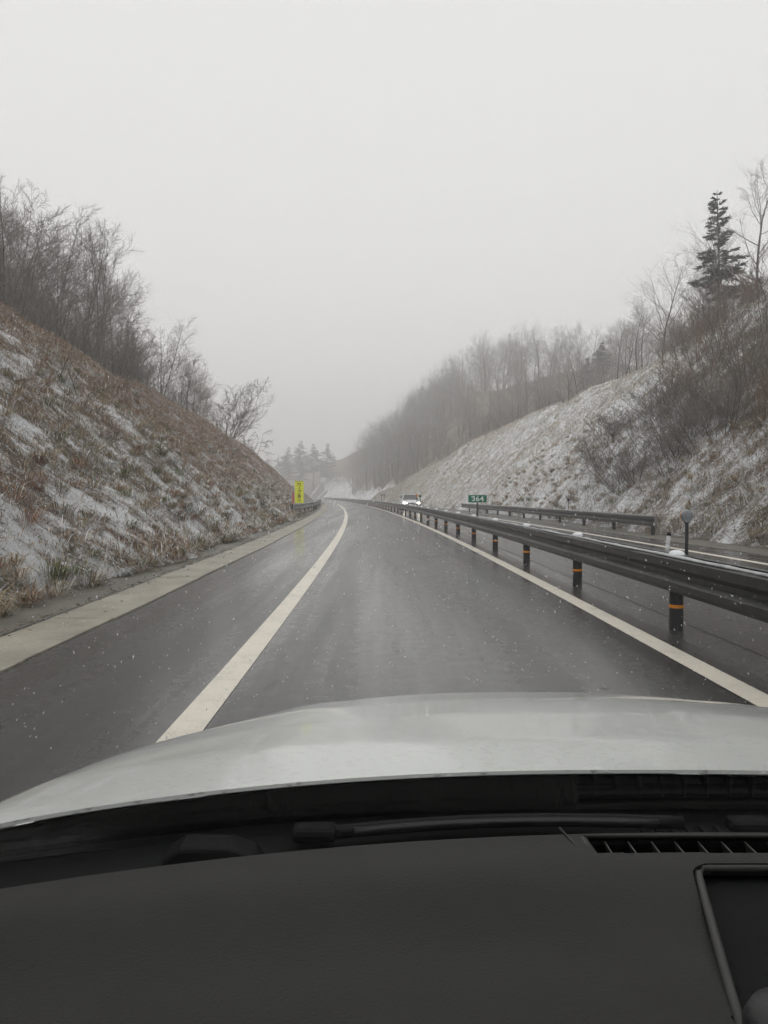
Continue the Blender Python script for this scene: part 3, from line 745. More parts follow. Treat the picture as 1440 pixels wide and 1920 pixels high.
for i, (x, y, sc) in enumerate(((-48, 372, 1.3), (-55, 388, 1.2), (-41, 366, 1.25), (-62, 402, 1.3), (-36, 380, 1.5), (-70, 410, 1.2), (-52, 405, 1.5), (-30, 392, 1.6), (-44, 398, 1.7), (-80, 420, 1.3))):
    o = put_conifer((pm, pm2)[i % 2], (x, y, 2.0 if i < 4 else 5.0), i * .9, sc * 1.25, 'faint misty pine far beyond the curve', 'faint pines beyond the curve', 'pine_tree')
# low far hill that carries those pines
hs_ = np.linspace(-230, 60, 60); hy = np.linspace(345, 560, 30); HX, HY = np.meshgrid(hs_, hy, indexing='ij')
HZ = 14 * np.clip((HY - 350) / 110, 0, 1) ** .7 * np.clip((60 - HX) / 60, 0, 1) + (fbm(HX * .06, HY * .06, 3) - .5) * 3 - .6
road_x = P(HY, 0 * HY)[0]
hi = np.arange(60 * 30).reshape(60, 30)
HF = np.stack([hi[:-1, :-1], hi[1:, :-1], hi[1:, 1:], hi[:-1, 1:]], -1).reshape(-1, 4)
HZ = np.where(np.abs(HX - road_x) < 12, -1.5, HZ)
tag(link('far_hill', npmesh('far_hill', np.stack([HX, HY, HZ], -1).reshape(-1, 3), HF, np.tile(np.array([[.3, .2, 0]]), (1800, 1)), smooth=True), M['terrain']), 'faint hill beyond the curve', kind='structure')

# ------------------------------------------------------------------ guardrails
WP = [(.0, .345), (.018, .352), (.058, .346), (.079, .322), (.080, .245), (.020, .196), (.020, .156), (.080, .108), (.078, .052), (.040, .006), (.018, 0.0), (.0, .008)]
def beam(name, s0, s1, lat, z0, face, parent, mat, latf=None, step=.6):
    """W-beam between two stations; face = -1 bulges to smaller lat, +1 to larger"""
    S = np.linspace(s0, s1, max(3, int(abs(s1 - s0) / step) + 1)); m = MB(); vs = []
    t = .004
    prof = WP + [(d - t, z) for d, z in reversed(WP)]
    n = len(prof)
    for s_ in S:
        la = latf(s_) if latf else lat
        for d, z in prof: vs.append(P3(s_, la + face * d, z0 + z) - parent.location)
    fs = [(i * n + k, i * n + (k + 1) % n, (i + 1) * n + (k + 1) % n, (i + 1) * n + k) for i in range(len(S) - 1) for k in range(n)]
    m.add(vs, fs); return m.build(name, mat, parent)
def snow_strip(s0, s1, lat, z, parent, w=.05, seed=0, mat=None):
    rs = random.Random(seed); S = np.linspace(s0, s1, max(4, int((s1 - s0) / .12))); m = MB(); vs = []
    for i, s_ in enumerate(S):
        h = .004 + .022 * float(vnoise(s_ * 1.7 + seed * 3, 2.0)) * float(vnoise(s_ * 6.1, 7.0)) + .004
        ww = w * (.6 + .5 * float(vnoise(s_ * 2.3, 4.0)))
        for dl, dz in ((-ww / 2, -.006), (-ww / 2 * .8, h * .7), (0, h), (ww / 2 * .8, h * .7), (ww / 2, -.006)):
            vs.append(P3(s_, lat + dl, z + dz) - parent.location)
    n = 5
    fs = [(i * n + k, i * n + (k + 1) % n, (i + 1) * n + (k + 1) % n, (i + 1) * n + k) for i in range(len(S) - 1) for k in range(n)]
    m.add(vs, fs); return m.build('snow_strip', mat or M['slush'], parent, smooth=True)
post_me = MB().lathe([(.066, -.3), (.066, .70), (.062, .716), (.045, .722)], n=16).mesh('post'); post_me.materials.append(M['post'])
band_me = MB().lathe([(.0675, -.016), (.069, -.014), (.069, .014), (.0675, .016)], n=16).mesh('reflective_band'); band_me.materials.append(M['orange'])
cap_me = MB().lathe([(.074, .0), (.078, .015), (.066, .040), (.036, .054), (.008, .058)], n=14).mesh('snow_cap'); cap_me.materials.append(M['snow'])
clamp_me = MB().box((0, 0, 0), (.012, .11, .12)).mesh('bracket'); clamp_me.materials.append(M['steel'])

def add_post(parent, p, rz, band=True, cap=True, h=1.0):
    q = bpy.data.objects.new('post', post_me); COL.objects.link(q); q.parent = parent
    q.location = p - parent.location; q.rotation_euler.z = rz; q.scale.z = h
    if band:
        b = bpy.data.objects.new('reflective_band', band_me); COL.objects.link(b); b.parent = q; b.location = (0, 0, .225)
    if cap:
        c = bpy.data.objects.new('snow_cap', cap_me); COL.objects.link(c); c.parent = q; c.location = (0, 0, .715)
    return q
SP = 3.55; S0 = 7.25 - 2 * SP; ZB = .375
med = tag(empty('guardrail', P3(7.25, 2.88)), 'long dark double guardrail on round posts in the median', 'guardrail')
k = -2
while True:
    s_ = S0 + SP * k
    if s_ > 300: break
    add_post(med, P3(s_, 2.895), heading(s_), s_ < 110, s_ < 60)
    if s_ < 60:
        for fc in (-1, 1):
            b = bpy.data.objects.new('bracket', clamp_me); COL.objects.link(b); b.parent = med; b.location = P3(s_, 2.895 + fc * .064, ZB + .176) - med.location; b.rotation_euler.z = heading(s_)
    k += 1
s_ = S0 - 2 * SP - .2
bolt_me = MB().lathe([(.016, 0), (.016, .008), (.008, .014)], n=8).mesh('bolt'); bolt_me.materials.append(M['steel_end'])
while s_ < 300:
    L = SP if s_ < 60 else SP * 4
    beam('rail_beam', s_, s_ + L + .12, 2.835 - (.004 if int(round((s_ - S0) / SP)) % 2 else 0), ZB, -1, med, M['steel'])
    beam('rail_beam', s_, s_ + L + .12, 2.955 + (.004 if int(round((s_ - S0) / SP)) % 2 else 0), ZB, 1, med, M['steel'])
    if s_ < 80:
        snow_strip(s_, s_ + L, 2.800, ZB + .350, med, .085, int(s_ * 7) & 255)
    if -1 < s_ < 24:
        for dz in (.115, .275):
            for ds in (.06, .20):
                q = bpy.data.objects.new('bolt', bolt_me); COL.objects.link(q); q.parent = med
                q.location = P3(s_ + ds, 2.835 - .082, ZB + dz) - med.location; q.rotation_euler = (0, R(-90), heading(s_))
    s_ += L
# outer guardrail of the opposite lane
outer = tag(empty('guardrail', P3(24, 9.25)), 'short dark guardrail beyond the opposite lane at the slope foot', 'guardrail')
for i in range(11):
    s_ = 24.4 + i * 3.75; add_post(outer, P3(s_, 9.28), heading(s_), False, False, .92)
s_ = 23.9
while s_ < 63:
    beam('rail_beam', s_, s_ + 3.85, 9.21, .30, -1, outer, M['steel'])
    snow_strip(s_, s_ + 3.75, 9.19, .651, outer, .06, int(s_)); s_ += 3.75
MB().box((0, 0, 0), (.10, .05, .36)).build('end_cap', M['steel_end'], outer).location = P3(23.88, 9.17, .475) - outer.location
# left guardrail at the yellow sign
lr = tag(empty('guardrail', P3(45.3, -4.4)), 'short grey guardrail on the left below the yellow sign', 'guardrail')
latl = lambda s_: float(np.interp(s_, [45, 50, 58, 66, 80, 130], [-4.32, -4.02, -3.78, -3.7, -3.7, -3.7]))
for i in range(20):
    s_ = 45.6 + i * 3.6; add_post(lr, P3(s_, latl(s_) - .07), heading(s_), False, False, 1.12)
s_ = 45.3
while s_ < 115:
    beam('rail_beam', s_, s_ + 3.7, 0, .46, 1, lr, M['steel_end'] if s_ < 55 else M['steel'], latl)
    snow_strip(s_, s_ + 3.6, latl(s_ + 1.8) + .03, .812, lr, .07, int(s_), M['snow']) if s_ < 70 else None
    s_ += 3.6

# ------------------------------------------------------------------ delineators, kilometre sign, yellow sign
def delineator(s_, lat, z0, h, r, mats, label, name='delineator', group=None, tilt=0.0):
    t = empty(name, P3(s_, lat, z0), heading(s_)); t.rotation_euler.y = tilt
    MB().lathe([(.017, 0), (.017, h - r * 1.1), (.026, h - r * 1.3), (.032, h - r * .85)], n=10).build('pole', mats[0], t, True)
    m = MB(); n = 20
    prof = [(0.001, -.045), (r * .6, -.042), (r * .92, -.026), (r, -.006), (r, .018), (r * .9, .022), (.001, .024)]
    m.lathe(prof, n=n); o = m.build('reflector_housing', mats[1], t, True); o.rotation_euler = (R(90), 0, 0); o.location = (0, 0, h)
    d = MB().lathe([(r * .88, 0), (r * .86, .004), (.001, .006)], n=n).build('reflector', mats[2], t, True); d.rotation_euler = (R(-90), 0, 0); d.location = (0, .046, h)
    sc = MB().lathe([(r * .55, 0), (r * .45, r * .18), (.01, r * .28)], n=10).build('snow_cap', M['slush'], t, True); sc.location = (0, 0, h + r * .80); sc.scale.y = .5
    return tag(t, label, 'delineator', group)
delineator(7.32, 3.02, ZB + .30, .43, .056, (M['grey_pole'], M['reflector_back'], M['reflector']), 'round grey delineator on a thin pole above the nearest median post')
tst = empty('marker_post', P3(8.0, 3.07, ZB + .1), 0)
MB().lathe([(.022, 0), (.022, .40), (.018, .41)], n=12).build('pole', M['pale_pole'], tst, True)
MB().lathe([(.025, .40), (.025, .43), (.012, .442)], n=12).build('top_cap', M['black_plastic'], tst, True)
for zz in (.14, .28): MB().lathe([(.0225, zz - .02), (.0235, zz - .018), (.0235, zz + .018), (.0225, zz + .02)], n=12).build('white_band', M['white'], tst)
tst.rotation_euler.y = R(6); tag(tst, 'short pale marker post behind the median rail, left of the round delineator', 'post')
delineator(41.5, 3.05, .45, .84, .075, (M['post'], M['post'], M['reflector']), 'dark round delineator on the median rail right of the white car')
delineator(43.2, 3.02, .45, .86, .075, (M['post'], M['reflector'], M['reflector']), 'orange delineator on the median rail right of the white car')
delineator(76, 3.05, .45, .95, .08, (M['post'], M['post'], M['reflector']), 'thin dark delineator on the median left of the white car, the nearer one')
delineator(80, 3.05, .45, .95, .08, (M['post'], M['post'], M['reflector']), 'thin dark delineator on the median left of the white car, the farther one')
delineator(34.5, 9.35, .5, .62, .065, (M['post'], M['post'], M['reflector']), 'small dark delineator behind the guardrail at the right slope')
delineator(45.1, -4.42, 0.0, 1.02, .07, (M['post'], M['pale_pole'], M['reflector']), 'black post with round white reflector at the left rail end')

def text_mesh(body, size, extr=.002, font_scale=1.0):
    cu = bpy.data.curves.new('text', 'FONT'); cu.body = body; cu.size = size; cu.extrude = extr; cu.align_x = 'CENTER'; cu.align_y = 'CENTER'; cu.resolution_u = 3
    cu.offset = size * .012
    ob = bpy.data.objects.new('text', cu); COL.objects.link(ob)
    dg = bpy.context.evaluated_depsgraph_get(); me = bpy.data.meshes.new_from_object(ob.evaluated_get(dg))
    bpy.data.objects.remove(ob); bpy.data.curves.remove(cu); me.materials.clear(); return me
ks = empty('kilometre_sign', P3(21.5, 3.0, ZB + .1), heading(21.5))
MB().lathe([(.024, 0), (.024, .63)], n=10).build('pole', M['post'], ks, True)
bd = MB().box((0, -.035, .745), (.53, .014, .215)).build('board', M['green'], ks, bevel=.004)
for zz in (.69, .80): MB().box((0, -.018, zz), (.07, .022, .03)).build('clamp', M['steel_end'], ks)
tx = link('number', text_mesh('364', .205), M['white'], bd); tx.rotation_euler = (R(90), 0, 0); tx.location = (.005, -.045, .742); tx.scale = (1.16, 1, 1)
tag(ks, 'small green sign reading 364 on a thin pole at the median', 'sign')

ys = empty('curve_sign', P3(51.5, -4.30, .40), heading(50.5))
W_, H_ = .60, 1.52; ZS = .42
bd = MB().box((0, 0, ZS + H_ / 2), (W_, .02, H_)).build('board', M['yellow'], ys, bevel=.004)
for x in (-W_ / 2 - .02, W_ / 2 + .02): MB().lathe([(.016, 0), (.016, ZS + H_ + .03)], c=(x, .02, 0), n=8).build('pole', M['pale_pole'], ys, True)
for i in range(5): MB().box((-.22 + i * .11, -.012, ZS + H_ - .04), (.035, .012, .07)).build('lacing', M['sign_black'], ys)
MB().box((-W_ / 2 - .10, -.01, ZS + .36), (.13, .03, .72)).build('red_strip', M['red_tape'], ys)
MB().box((-W_ / 2 - .03, -.03, ZS + .30), (.022, .03, .85)).build('pale_rod', M['pale_pole'], ys)
def stroke(m, pts, w=.024):
    for a, b in zip(pts[:-1], pts[1:]):
        a = Vector((a[0], 0, a[1])); b = Vector((b[0], 0, b[1])); d = b - a; L = d.length; ang = math.atan2(d.z, d.x)
        m.box((a + b) / 2, (L + w * .7, .006, w), Matrix.Rotation(-ang, 3, 'Y'))
# each character drawn in a unit cell (x -.5..+.5, z -.5..+.5)
CH = {'ka': [[(-.42, .22), (.38, .22), (.34, -.25), (.26, -.42), (.12, -.36)], [(-.05, .46), (-.08, .1), (-.2, -.2), (-.42, -.42)]],
      'bar': [[(0, .45), (.02, -.45)]],
      'bu': [[(-.40, .30), (.30, .30), (.26, 0), (.08, -.28), (-.22, -.44)], [(.30, .5), (.36, .38)], [(.44, .52), (.5, .40)]],
      'a': [[(-.36, .28), (.34, .32)], [(-.06, .48), (-.08, -.1), (0, -.42)], [(.18, .18), (.02, -.18), (-.22, -.36), (-.36, -.22), (-.24, .0), (.05, .08), (.32, .0), (.38, -.2), (.25, -.38), (.08, -.44)]],
      'ri': [[(-.24, .42), (-.26, .0), (-.18, -.1)], [(.22, .45), (.26, .05), (.16, -.28), (-.04, -.46)]]}
zc = ZS + H_ - .24; rot = Matrix
for nm, hh, dz in (('ka', .24, 0), ('bar', .24, .265), ('bu', .24, .53), ('a', .25, .80), ('ri', .24, 1.08)):
    m = MB()
    for st in CH[nm]: stroke(m, [(x * hh * 1.15, zc - dz + z * hh) for x, z in st], .034)
    o = m.build('character', M['sign_black'], bd); o.location = (.0, -.014, 0)
tag(ys, 'tall yellow sign with black Japanese characters on the left verge', 'sign')

# fence along the left crest (posts and wires seen against the sky)
fe = tag(empty('wire_fence', lpos(60, -15.0)), 'thin wire fence following the falling left crest', 'fence')
fpts = []
for s_, l_ in ((52, -15.2), (58, -15.1), (64, -14.3), (70, -13.2), (76, -12.0), (82, -10.9), (88, -9.9), (94, -9.6)):
    p = lpos(s_, l_, 0); fpts.append(p)
    MB().lathe([(.03, -.2), (.03, 1.35)], n=8).build('post', M['post'], fe, True).location = p - fe.location
for zz in (.55, .95, 1.3):
    MB().tube([p + Vector((0, 0, zz)) - fe.location for p in fpts], .009, 5).build('wire', M['grey_pole'], fe)
# leaning broken sticks on the left slope
for i, (s_, d_, a, lab) in enumerate(((24.5, 6.0, .45, 'dead broken stick leaning right on the left slope'), (24.9, 5.5, -.35, 'dead broken stick leaning left on the left slope'))):
    p = lpos(s_, -4.15 - d_, -.1)
    m = MB(); m.tube([(0, 0, 0), (a * .5, .02, .6), (a * 1.2, 0, 1.25)], [.025, .02, .008], 6); m.tube([(a * .5, .02, .6), (a * .5 + .2, .05, .95)], [.012, .005], 5)
    o = m.build('dead_branch', M['bark']); o.location = p; tag(o, lab, 'branch')

# ------------------------------------------------------------------ oncoming white car
def oncoming():
    c = empty('oncoming_car', P3(70, 5.05, 0), heading(70))       # its front looks towards -y
    W = .86
    # stations along the length: (y, half width, z low, z belt)
    def loft(rings, name, mat, smooth=True, parent=c, close=True):
        n = len(rings[0]); m = MB(); vs = [p for r in rings for p in r]
        fs = [(i * n + k, i * n + (k + 1) % n, (i + 1) * n + (k + 1) % n, (i + 1) * n + k) for i in range(len(rings) - 1) for k in range(n)]
        if close: fs += [tuple(range(n)), tuple((len(rings) - 1) * n + k for k in range(n))]
        m.add(vs, fs); return m.build(name, mat, parent, smooth)
    def ring(y, w, z0, z1, t=.86):
        return [(-w * .93, y, z0), (-w, y, z0 + (z1 - z0) * .35), (-w, y, z0 + (z1 - z0) * .7), (-w * t, y, z1 - .03), (-w * t * .6, y, z1), (w * t * .6, y, z1), (w * t, y, z1 - .03), (w, y, z0 + (z1 - z0) * .7), (w, y, z0 + (z1 - z0) * .35), (w * .93, y, z0)]
    loft([ring(-2.08, W * .72, .28, .62), ring(-2.0, W * .88, .20, .72), ring(-1.75, W * .98, .17, .80), ring(-1.2, W, .17, .92), ring(-.85, W, .17, .98), ring(1.6, W, .17, 1.0), ring(2.0, W * .95, .22, .98), ring(2.12, W * .85, .32, .9)], 'body', M['paint_far'])
    loft([[(-.74, -.95, .97), (-.70, .1, .97), (.70, .1, .97), (.74, -.95, .97)], [(-.60, -.25, 1.40), (-.60, .3, 1.40), (.60, .3, 1.40), (.60, -.25, 1.40)]], 'windscreen', M['dark_glass'], False)
    loft([[(-.73, -.5, .97), (-.73, 1.95, .97), (.73, 1.95, .97), (.73, -.5, .97)], [(-.595, -.2, 1.40), (-.595, 1.45, 1.38), (.595, 1.45, 1.38), (.595, -.2, 1.40)]], 'side_windows', M['dark_glass'], False)
    r = MB(); r.prism([(-.63, 1.385), (-.56, 1.435), (-.3, 1.458), (.3, 1.458), (.56, 1.435), (.63, 1.385)], -.30, 1.55); r.build('roof', M['paint_far'], c, bevel=.02)
    for sx in (-1, 1):
        MB().tube([(sx * .77, -.98, .96), (sx * .615, -.27, 1.41)], .035, 6).build('pillar', M['paint_far'], c)
        MB().tube([(sx * .74, 1.9, .96), (sx * .61, 1.45, 1.40)], .07, 6).build('pillar', M['paint_far'], c)
        m = MB(); m.prism([(sx * .40, .68), (sx * .76, .75), (sx * .80, .66), (sx * .70, .585), (sx * .44, .60)], -2.06, -1.7); m.build('headlight', M['headlamp'], c)
        m = MB(); m.prism([(sx * .74, .44), (sx * .80, .44), (sx * .74, .30), (sx * .62, .28)], -2.05, -1.9); m.build('fog_lamp_surround', M['black_plastic'], c)
        m = MB(); m.box((sx * .97, -.72, 1.0), (.20, .10, .14)); m.box((sx * .86, -.70, .95), (.10, .05, .04)); m.build('mirror', M['paint_far'], c, bevel=.02)
        for y in (-1.32, 1.3):
            w = MB().lathe([(.20, -.10), (.29, -.105), (.315, -.07), (.315, .07), (.29, .105), (.20, .10)], n=20).build('wheel', M['tyre'], c, True); w.rotation_euler = (0, R(90), 0); w.location = (sx * .76, y, .315)
            MB().lathe([(.20, -.085), (.19, -.09), (.05, -.07), (.05, .07), (.19, .09), (.20, .085)], n=10).build('rim', M['rim'], w)
    m = MB(); m.prism([(-.38, .60), (.38, .60), (.42, .66), (-.42, .66)], -2.105, -1.9); m.build('upper_grille', M['black_plastic'], c)
    m = MB(); m.prism([(-.60, .27), (.60, .27), (.42, .53), (-.42, .53)], -2.115, -1.9); m.build('lower_grille', M['black_plastic'], c)
    MB().box((0, -2.13, .45), (.33, .015, .165)).build('number_plate', M['plate'], c)
    MB().box((0, -2.095, .70), (.10, .02, .06)).build('emblem', M['steel_end'], c)
    return tag(c, 'white oncoming hatchback with lit headlights beyond the median rail', 'car')
oncoming()

# ------------------------------------------------------------------ the car the picture is taken from
XC = .30
car = tag(empty('car', (XC, .3, 0)), 'white car whose bonnet and dashboard fill the foreground', 'car')
CL = car.location
def carpart(name, V, F, mat, smooth=True, parent=car, thick=0.0, sub=0):
    V = np.asarray(V, float) - np.array(CL)
    me = bpy.data.meshes.new(name); me.from_pydata([tuple(v) for v in V], [], [tuple(f) for f in F]); me.update()
    o = link(name, me, mat, parent, smooth)
    if thick:
        md = o.modifiers.new('thick', 'SOLIDIFY'); md.thickness = thick; md.offset = -1
        es = o.modifiers.new('crisp', 'EDGE_SPLIT'); es.split_angle = R(45)
    if sub:
        md = o.modifiers.new('sub', 'SUBSURF'); md.levels = sub; md.render_levels = sub
    return o
def grid(fn, A, B):
    V = [fn(a, b) for a in A for b in B]; nb = len(B)
    F = [(i * nb + j, i * nb + j + 1, (i + 1) * nb + j + 1, (i + 1) * nb + j) for i in range(len(A) - 1) for j in range(nb - 1)]
    return V, F
def arc(u): return -.108 * (abs(u) / .67) ** 2.4            # bonnet rear edge and windscreen foot sweep back at the sides
HC_z = [.80, .84, 1.0, 1.2, 1.4, 1.6, 1.70, 1.80, 1.88, 1.93]; HC_h = [.990, .986, .973, .948, .918, .878, .850, .800, .72, .60]
def hood_h(u, z):
    h = float(np.interp(z, HC_z, HC_h))
    t = abs(u) / .75; k = .022 + .060 * max(0, z - .84) / .7
    return h - k * t ** 2.6 - (.9 * max(0, abs(u) - .72)) ** 1.4 + .004 * math.exp(-((abs(u) - .45) / .05) ** 2) * np.clip((z - .9) * 3, 0, 1)
def fn(t, u):
    zr = .853 + arc(u); zf = 1.93 - .22 * (abs(u) / .78) ** 2.5; z = zr + (zf - zr) * t
    zc = .853 + (1.93 - .853) * t
    return (XC + u, z, hood_h(u, zc + (z - zc) * .55))
us = np.linspace(-.78, .78, 53); ts = np.linspace(0, 1, 45)
V, F = grid(fn, ts, us); bon = carpart('bonnet', V, F, M['paint'], True, thick=.004)
# front wings and bumper below
for sx in (-1, 1):
    V, F = grid(lambda t, q: (XC + sx * (.795 + .045 * math.sin(math.pi * min(1, q * 1.0))), .62 + 1.18 * t - .10 * t * q, (hood_h(.80, .84 + 1.0 * t) - .02) * (1 - q) + .42 * q), np.linspace(0, 1, 14), np.linspace(0, 1, 8))
    carpart('front_wing', V, F, M['paint'], True, thick=.01)
    w = MB().lathe([(.19, -.09), (.28, -.095), (.30, -.06), (.30, .06), (.28, .095), (.19, .09)], n=28).build('wheel', M['tyre'], car, True); w.rotation_euler = (0, R(90), 0); w.location = Vector((XC + sx * .72, 1.35, .30)) - CL
    MB().lathe([(.19, -.075), (.18, -.08), (.05, -.06), (.05, .06), (.18, .08), (.19, .075)], n=12).build('rim', M['rim'], w)
V, F = grid(lambda q, u: (XC + u, 1.95 - .26 * (abs(u) / .8) ** 2.4 + .06 * math.sin(q * 3.14), .60 - .40 * q), np.linspace(0, 1, 6), np.linspace(-.82, .82, 20))
carpart('front_bumper', V, F, M['paint'], True, thick=.01)
# cowl below the windscreen
V, F = grid(lambda q, u: (XC + u, .715 + arc(u) * 1.0 + .20 * q, .920 + .018 * math.sin(q * 3.1)), np.linspace(0, 1, 9), np.linspace(-.76, .76, 40))
carpart('cowl', V, F, M['cowl'], True, thick=.006)
for i in range(46):
    u = -.02 + i * .0165; m = MB().box((0, 0, 0), (.006, .05, .006)); 
    o = m.build('cowl_slat', M['wiper'], car); o.location = Vector((XC + u, .785 + arc(u), .937)) - CL
V, F = grid(lambda q, u: (XC + u, .866 + arc(u) + .012 * q, hood_h(u, .853 + arc(u) * .55) - .010 - .16 * q), np.linspace(0, 1, 4), np.linspace(-.79, .79, 40))
carpart('bulkhead', V, F, M['cowl'], True, thick=.004)
# wipers parked on the cowl
def wiper(u0, u1, zc, label):
    pts = [Vector((XC + u, zc + arc(u) + .010 * math.sin((u - u0) / (u1 - u0) * 3.1), .950)) - CL for u in np.linspace(u0, u1, 14)]
    w = MB().tube(pts, .0075, 8).build('wiper', M['wiper'], car, True); w['label'] = label
    MB().tube([p + Vector((0, -.012, .004)) for p in pts[1:-1]], .0045, 6).build('blade', M['black_plastic'], w, True)
    MB().box(pts[0] + Vector((-.012, 0, .001)), (.046, .028, .015)).build('pivot_cover', M['cowl'], w, bevel=.006)
wiper(-.36, .02, .792, 'wiper arm parked in front of the passenger')
wiper(.10, .72, .785, 'wiper arm parked in front of the driver')
m = MB().prism([(-.05, 0), (.05, 0), (.042, .012), (.018, .021), (-.03, .022), (-.046, .012)], -.018, .018); o = m.build('washer_cover', M['cowl'], car, bevel=.004); o.location = Vector((XC - .47, .785 + arc(-.47), .934)) - CL
# windscreen: a real curved pane
GA = R(42)
def gpt(t, u):
    z = .735 + arc(u) * .95 - .69 * t
    return (XC + u * (1 - .12 * t), z, .944 + .69 * math.tan(GA) * t + .008 * math.sin(t * 3.14) - .03 * (abs(u) / .75) ** 2 * t)
V, F = grid(gpt, np.linspace(0, 1, 24), np.linspace(-.76, .76, 30)); carpart('windscreen', V, F, M['glass'], True, thick=.005)
# dashboard
DZ = 1.000
def dash_edge(u): return .674 - .125 * (abs(u) / .69) ** 2.2
def dash_pt(t, u):
    ze = dash_edge(u); zn = .28; z = ze + (zn - ze) * t
    h = DZ - .006 * (abs(u) / .7) ** 2
    h -= .034 * max(0, .035 - t) / .035           # rolls down towards the glass
    h -= .006 * math.exp(-((t - .42) / .12) ** 2) - .004 * math.exp(-((t - .2) / .1) ** 2)
    h -= .06 * max(0, t - .72) ** 1.5
    return (XC + u, z, h)
# vent and speaker openings are cut out of the dashboard grid
def pix(px, py, h=DZ):
    z = (CAM_H - h) * FPX / (py - 930); return ((px - 720) * z / FPX, z)
v_l0 = pix(1092, 1571); v_l1 = pix(1128, 1612)
VY1, VY0 = v_l0[1] - .002, v_l1[1]                      # far and near edge of the vent
sp_tl = pix(1280, 1634); SPY = sp_tl[1]; SPX = sp_tl[0]
def in_vent(x, y): 
    if not (VY0 < y < VY1): return False
    xl = v_l1[0] + (v_l0[0] - v_l1[0]) * (y - VY0) / (VY1 - VY0)
    return x > xl and x < .86
def sp_left(y): return SPX - .0 + (SPY - y) * -.02 if y > 0 else SPX
def in_speaker(x, y):
    if y > SPY or y < .30 or x > .90: return False
    t = SPY - y; xl = SPX + .008 - .243 * t
    r = .018
    if x < xl: return False
    if t < r and x < xl + r: return (x - xl - r) ** 2 + (t - r) ** 2 < r * r
    return True
us = np.concatenate([np.linspace(-.76, -.10, 60), np.linspace(-.09, .62, 560), np.linspace(.63, .78, 12)]); ts = np.concatenate([np.linspace(0, .22, 60), np.linspace(.225, 1, 240)])
V, F = grid(dash_pt, ts, us); F = [f[::-1] for f in F]
F2 = []
for f in F:
    cx = sum(V[i][0] for i in f) / 4; cyy = sum(V[i][1] for i in f) / 4
    if in_vent(cx, cyy) or in_speaker(cx, cyy): continue
    F2.append(f)
dash = carpart('dashboard', V, F2, M['dash'], True, thick=.010)
# face of the dashboard towards the cabin
V, F = grid(lambda q, u: (XC + u, .285 + .05 * q, .985 - .45 * q), np.linspace(0, 1, 6), np.linspace(-.76, .76, 20)); carpart('dashboard_face', V, F, M['dash'], True, thick=.02)
# vent: dark well, rounded rim, slanted fins
vx1 = .84
well = MB(); well.box(((v_l0[0] + vx1) / 2, (VY0 + VY1) / 2, DZ - .055), (vx1 - v_l0[0] + .05, VY1 - VY0 + .05, .004)); 
o = well.build('vent_well', M['black_plastic'], dash); o.location = -CL
rim = [(v_l1[0], VY0), (v_l1[0] - .004, VY0 + .004), (v_l0[0] - .001, VY1 - .004), (v_l0[0] + .002, VY1), (vx1, VY1), (vx1, VY0)]
o = MB().tube([Vector((x, y, DZ - .001)) for x, y in rim] + [Vector((rim[0][0], rim[0][1], DZ - .001))], .0024, 8).build('vent_rim', M['dash_trim'], dash, True); o.location = -CL
nf = 26
fin_me = MB().prism([(-.008, -.004), (-.0065, -.004), (.0050, -.048), (.0035, -.048)], 0, VY1 - VY0 - .004).mesh('vent_fin'); fin_me.materials.append(M['dash_trim'])
for i in range(nf):
    o = bpy.data.objects.new('vent_fin', fin_me); COL.objects.link(o); o.parent = dash
    o.location = Vector((v_l1[0] + .022 + i * .0205, VY0 + .002, DZ)) - CL
# dash seam running from the windscreen to the vent surround
a = pix(1052, 1560); b = pix(1080, 1590); c_ = pix(1118, 1617)
o = MB().tube([Vector((a[0], a[1], DZ + .0008)), Vector((b[0], b[1], DZ + .0006)), Vector((c_[0], c_[1], DZ + .0006))], .0011, 6).build('panel_seam', M['black_plastic'], dash, True); o.location = -CL
# speaker: recessed cloth and raised trim
o = MB().box(((SPX - .09 + .9) / 2, (SPY + .29) / 2, DZ - .012), (.9 - SPX + .14, SPY - .29 + .03, .003)).build('speaker_cloth', M['grille_cloth'], dash); o.location = -CL
tr = [(SPX + .008 - .243 * (SPY - .29), .29), (SPX + .008 - .243 * .15, SPY - .15), (SPX + .008, SPY - .02), (SPX + .011, SPY - .009), (SPX + .018, SPY - .003), (SPX + .028, SPY), (.86, SPY)]
o = MB().tube([Vector((x, y, DZ - .0005 - .06 * max(0, (dash_edge(x - XC) - y) / (dash_edge(x - XC) - .28) - .72) ** 1.5)) for x, y in tr], .0034, 10).build('speaker_trim', M['dash_trim'], dash, True); o.location = -CL
# dark knob at the lower right
hp = pix(1436, 1880, DZ + .02)
hd = MB().lathe([(.028, -.03), (.028, .004), (.024, .012), (.012, .015)], n=24).build('sensor_knob', M['black_plastic'], dash, True); hd.location = Vector((hp[0] + .016, hp[1] - .01, DZ + .004)) - CL
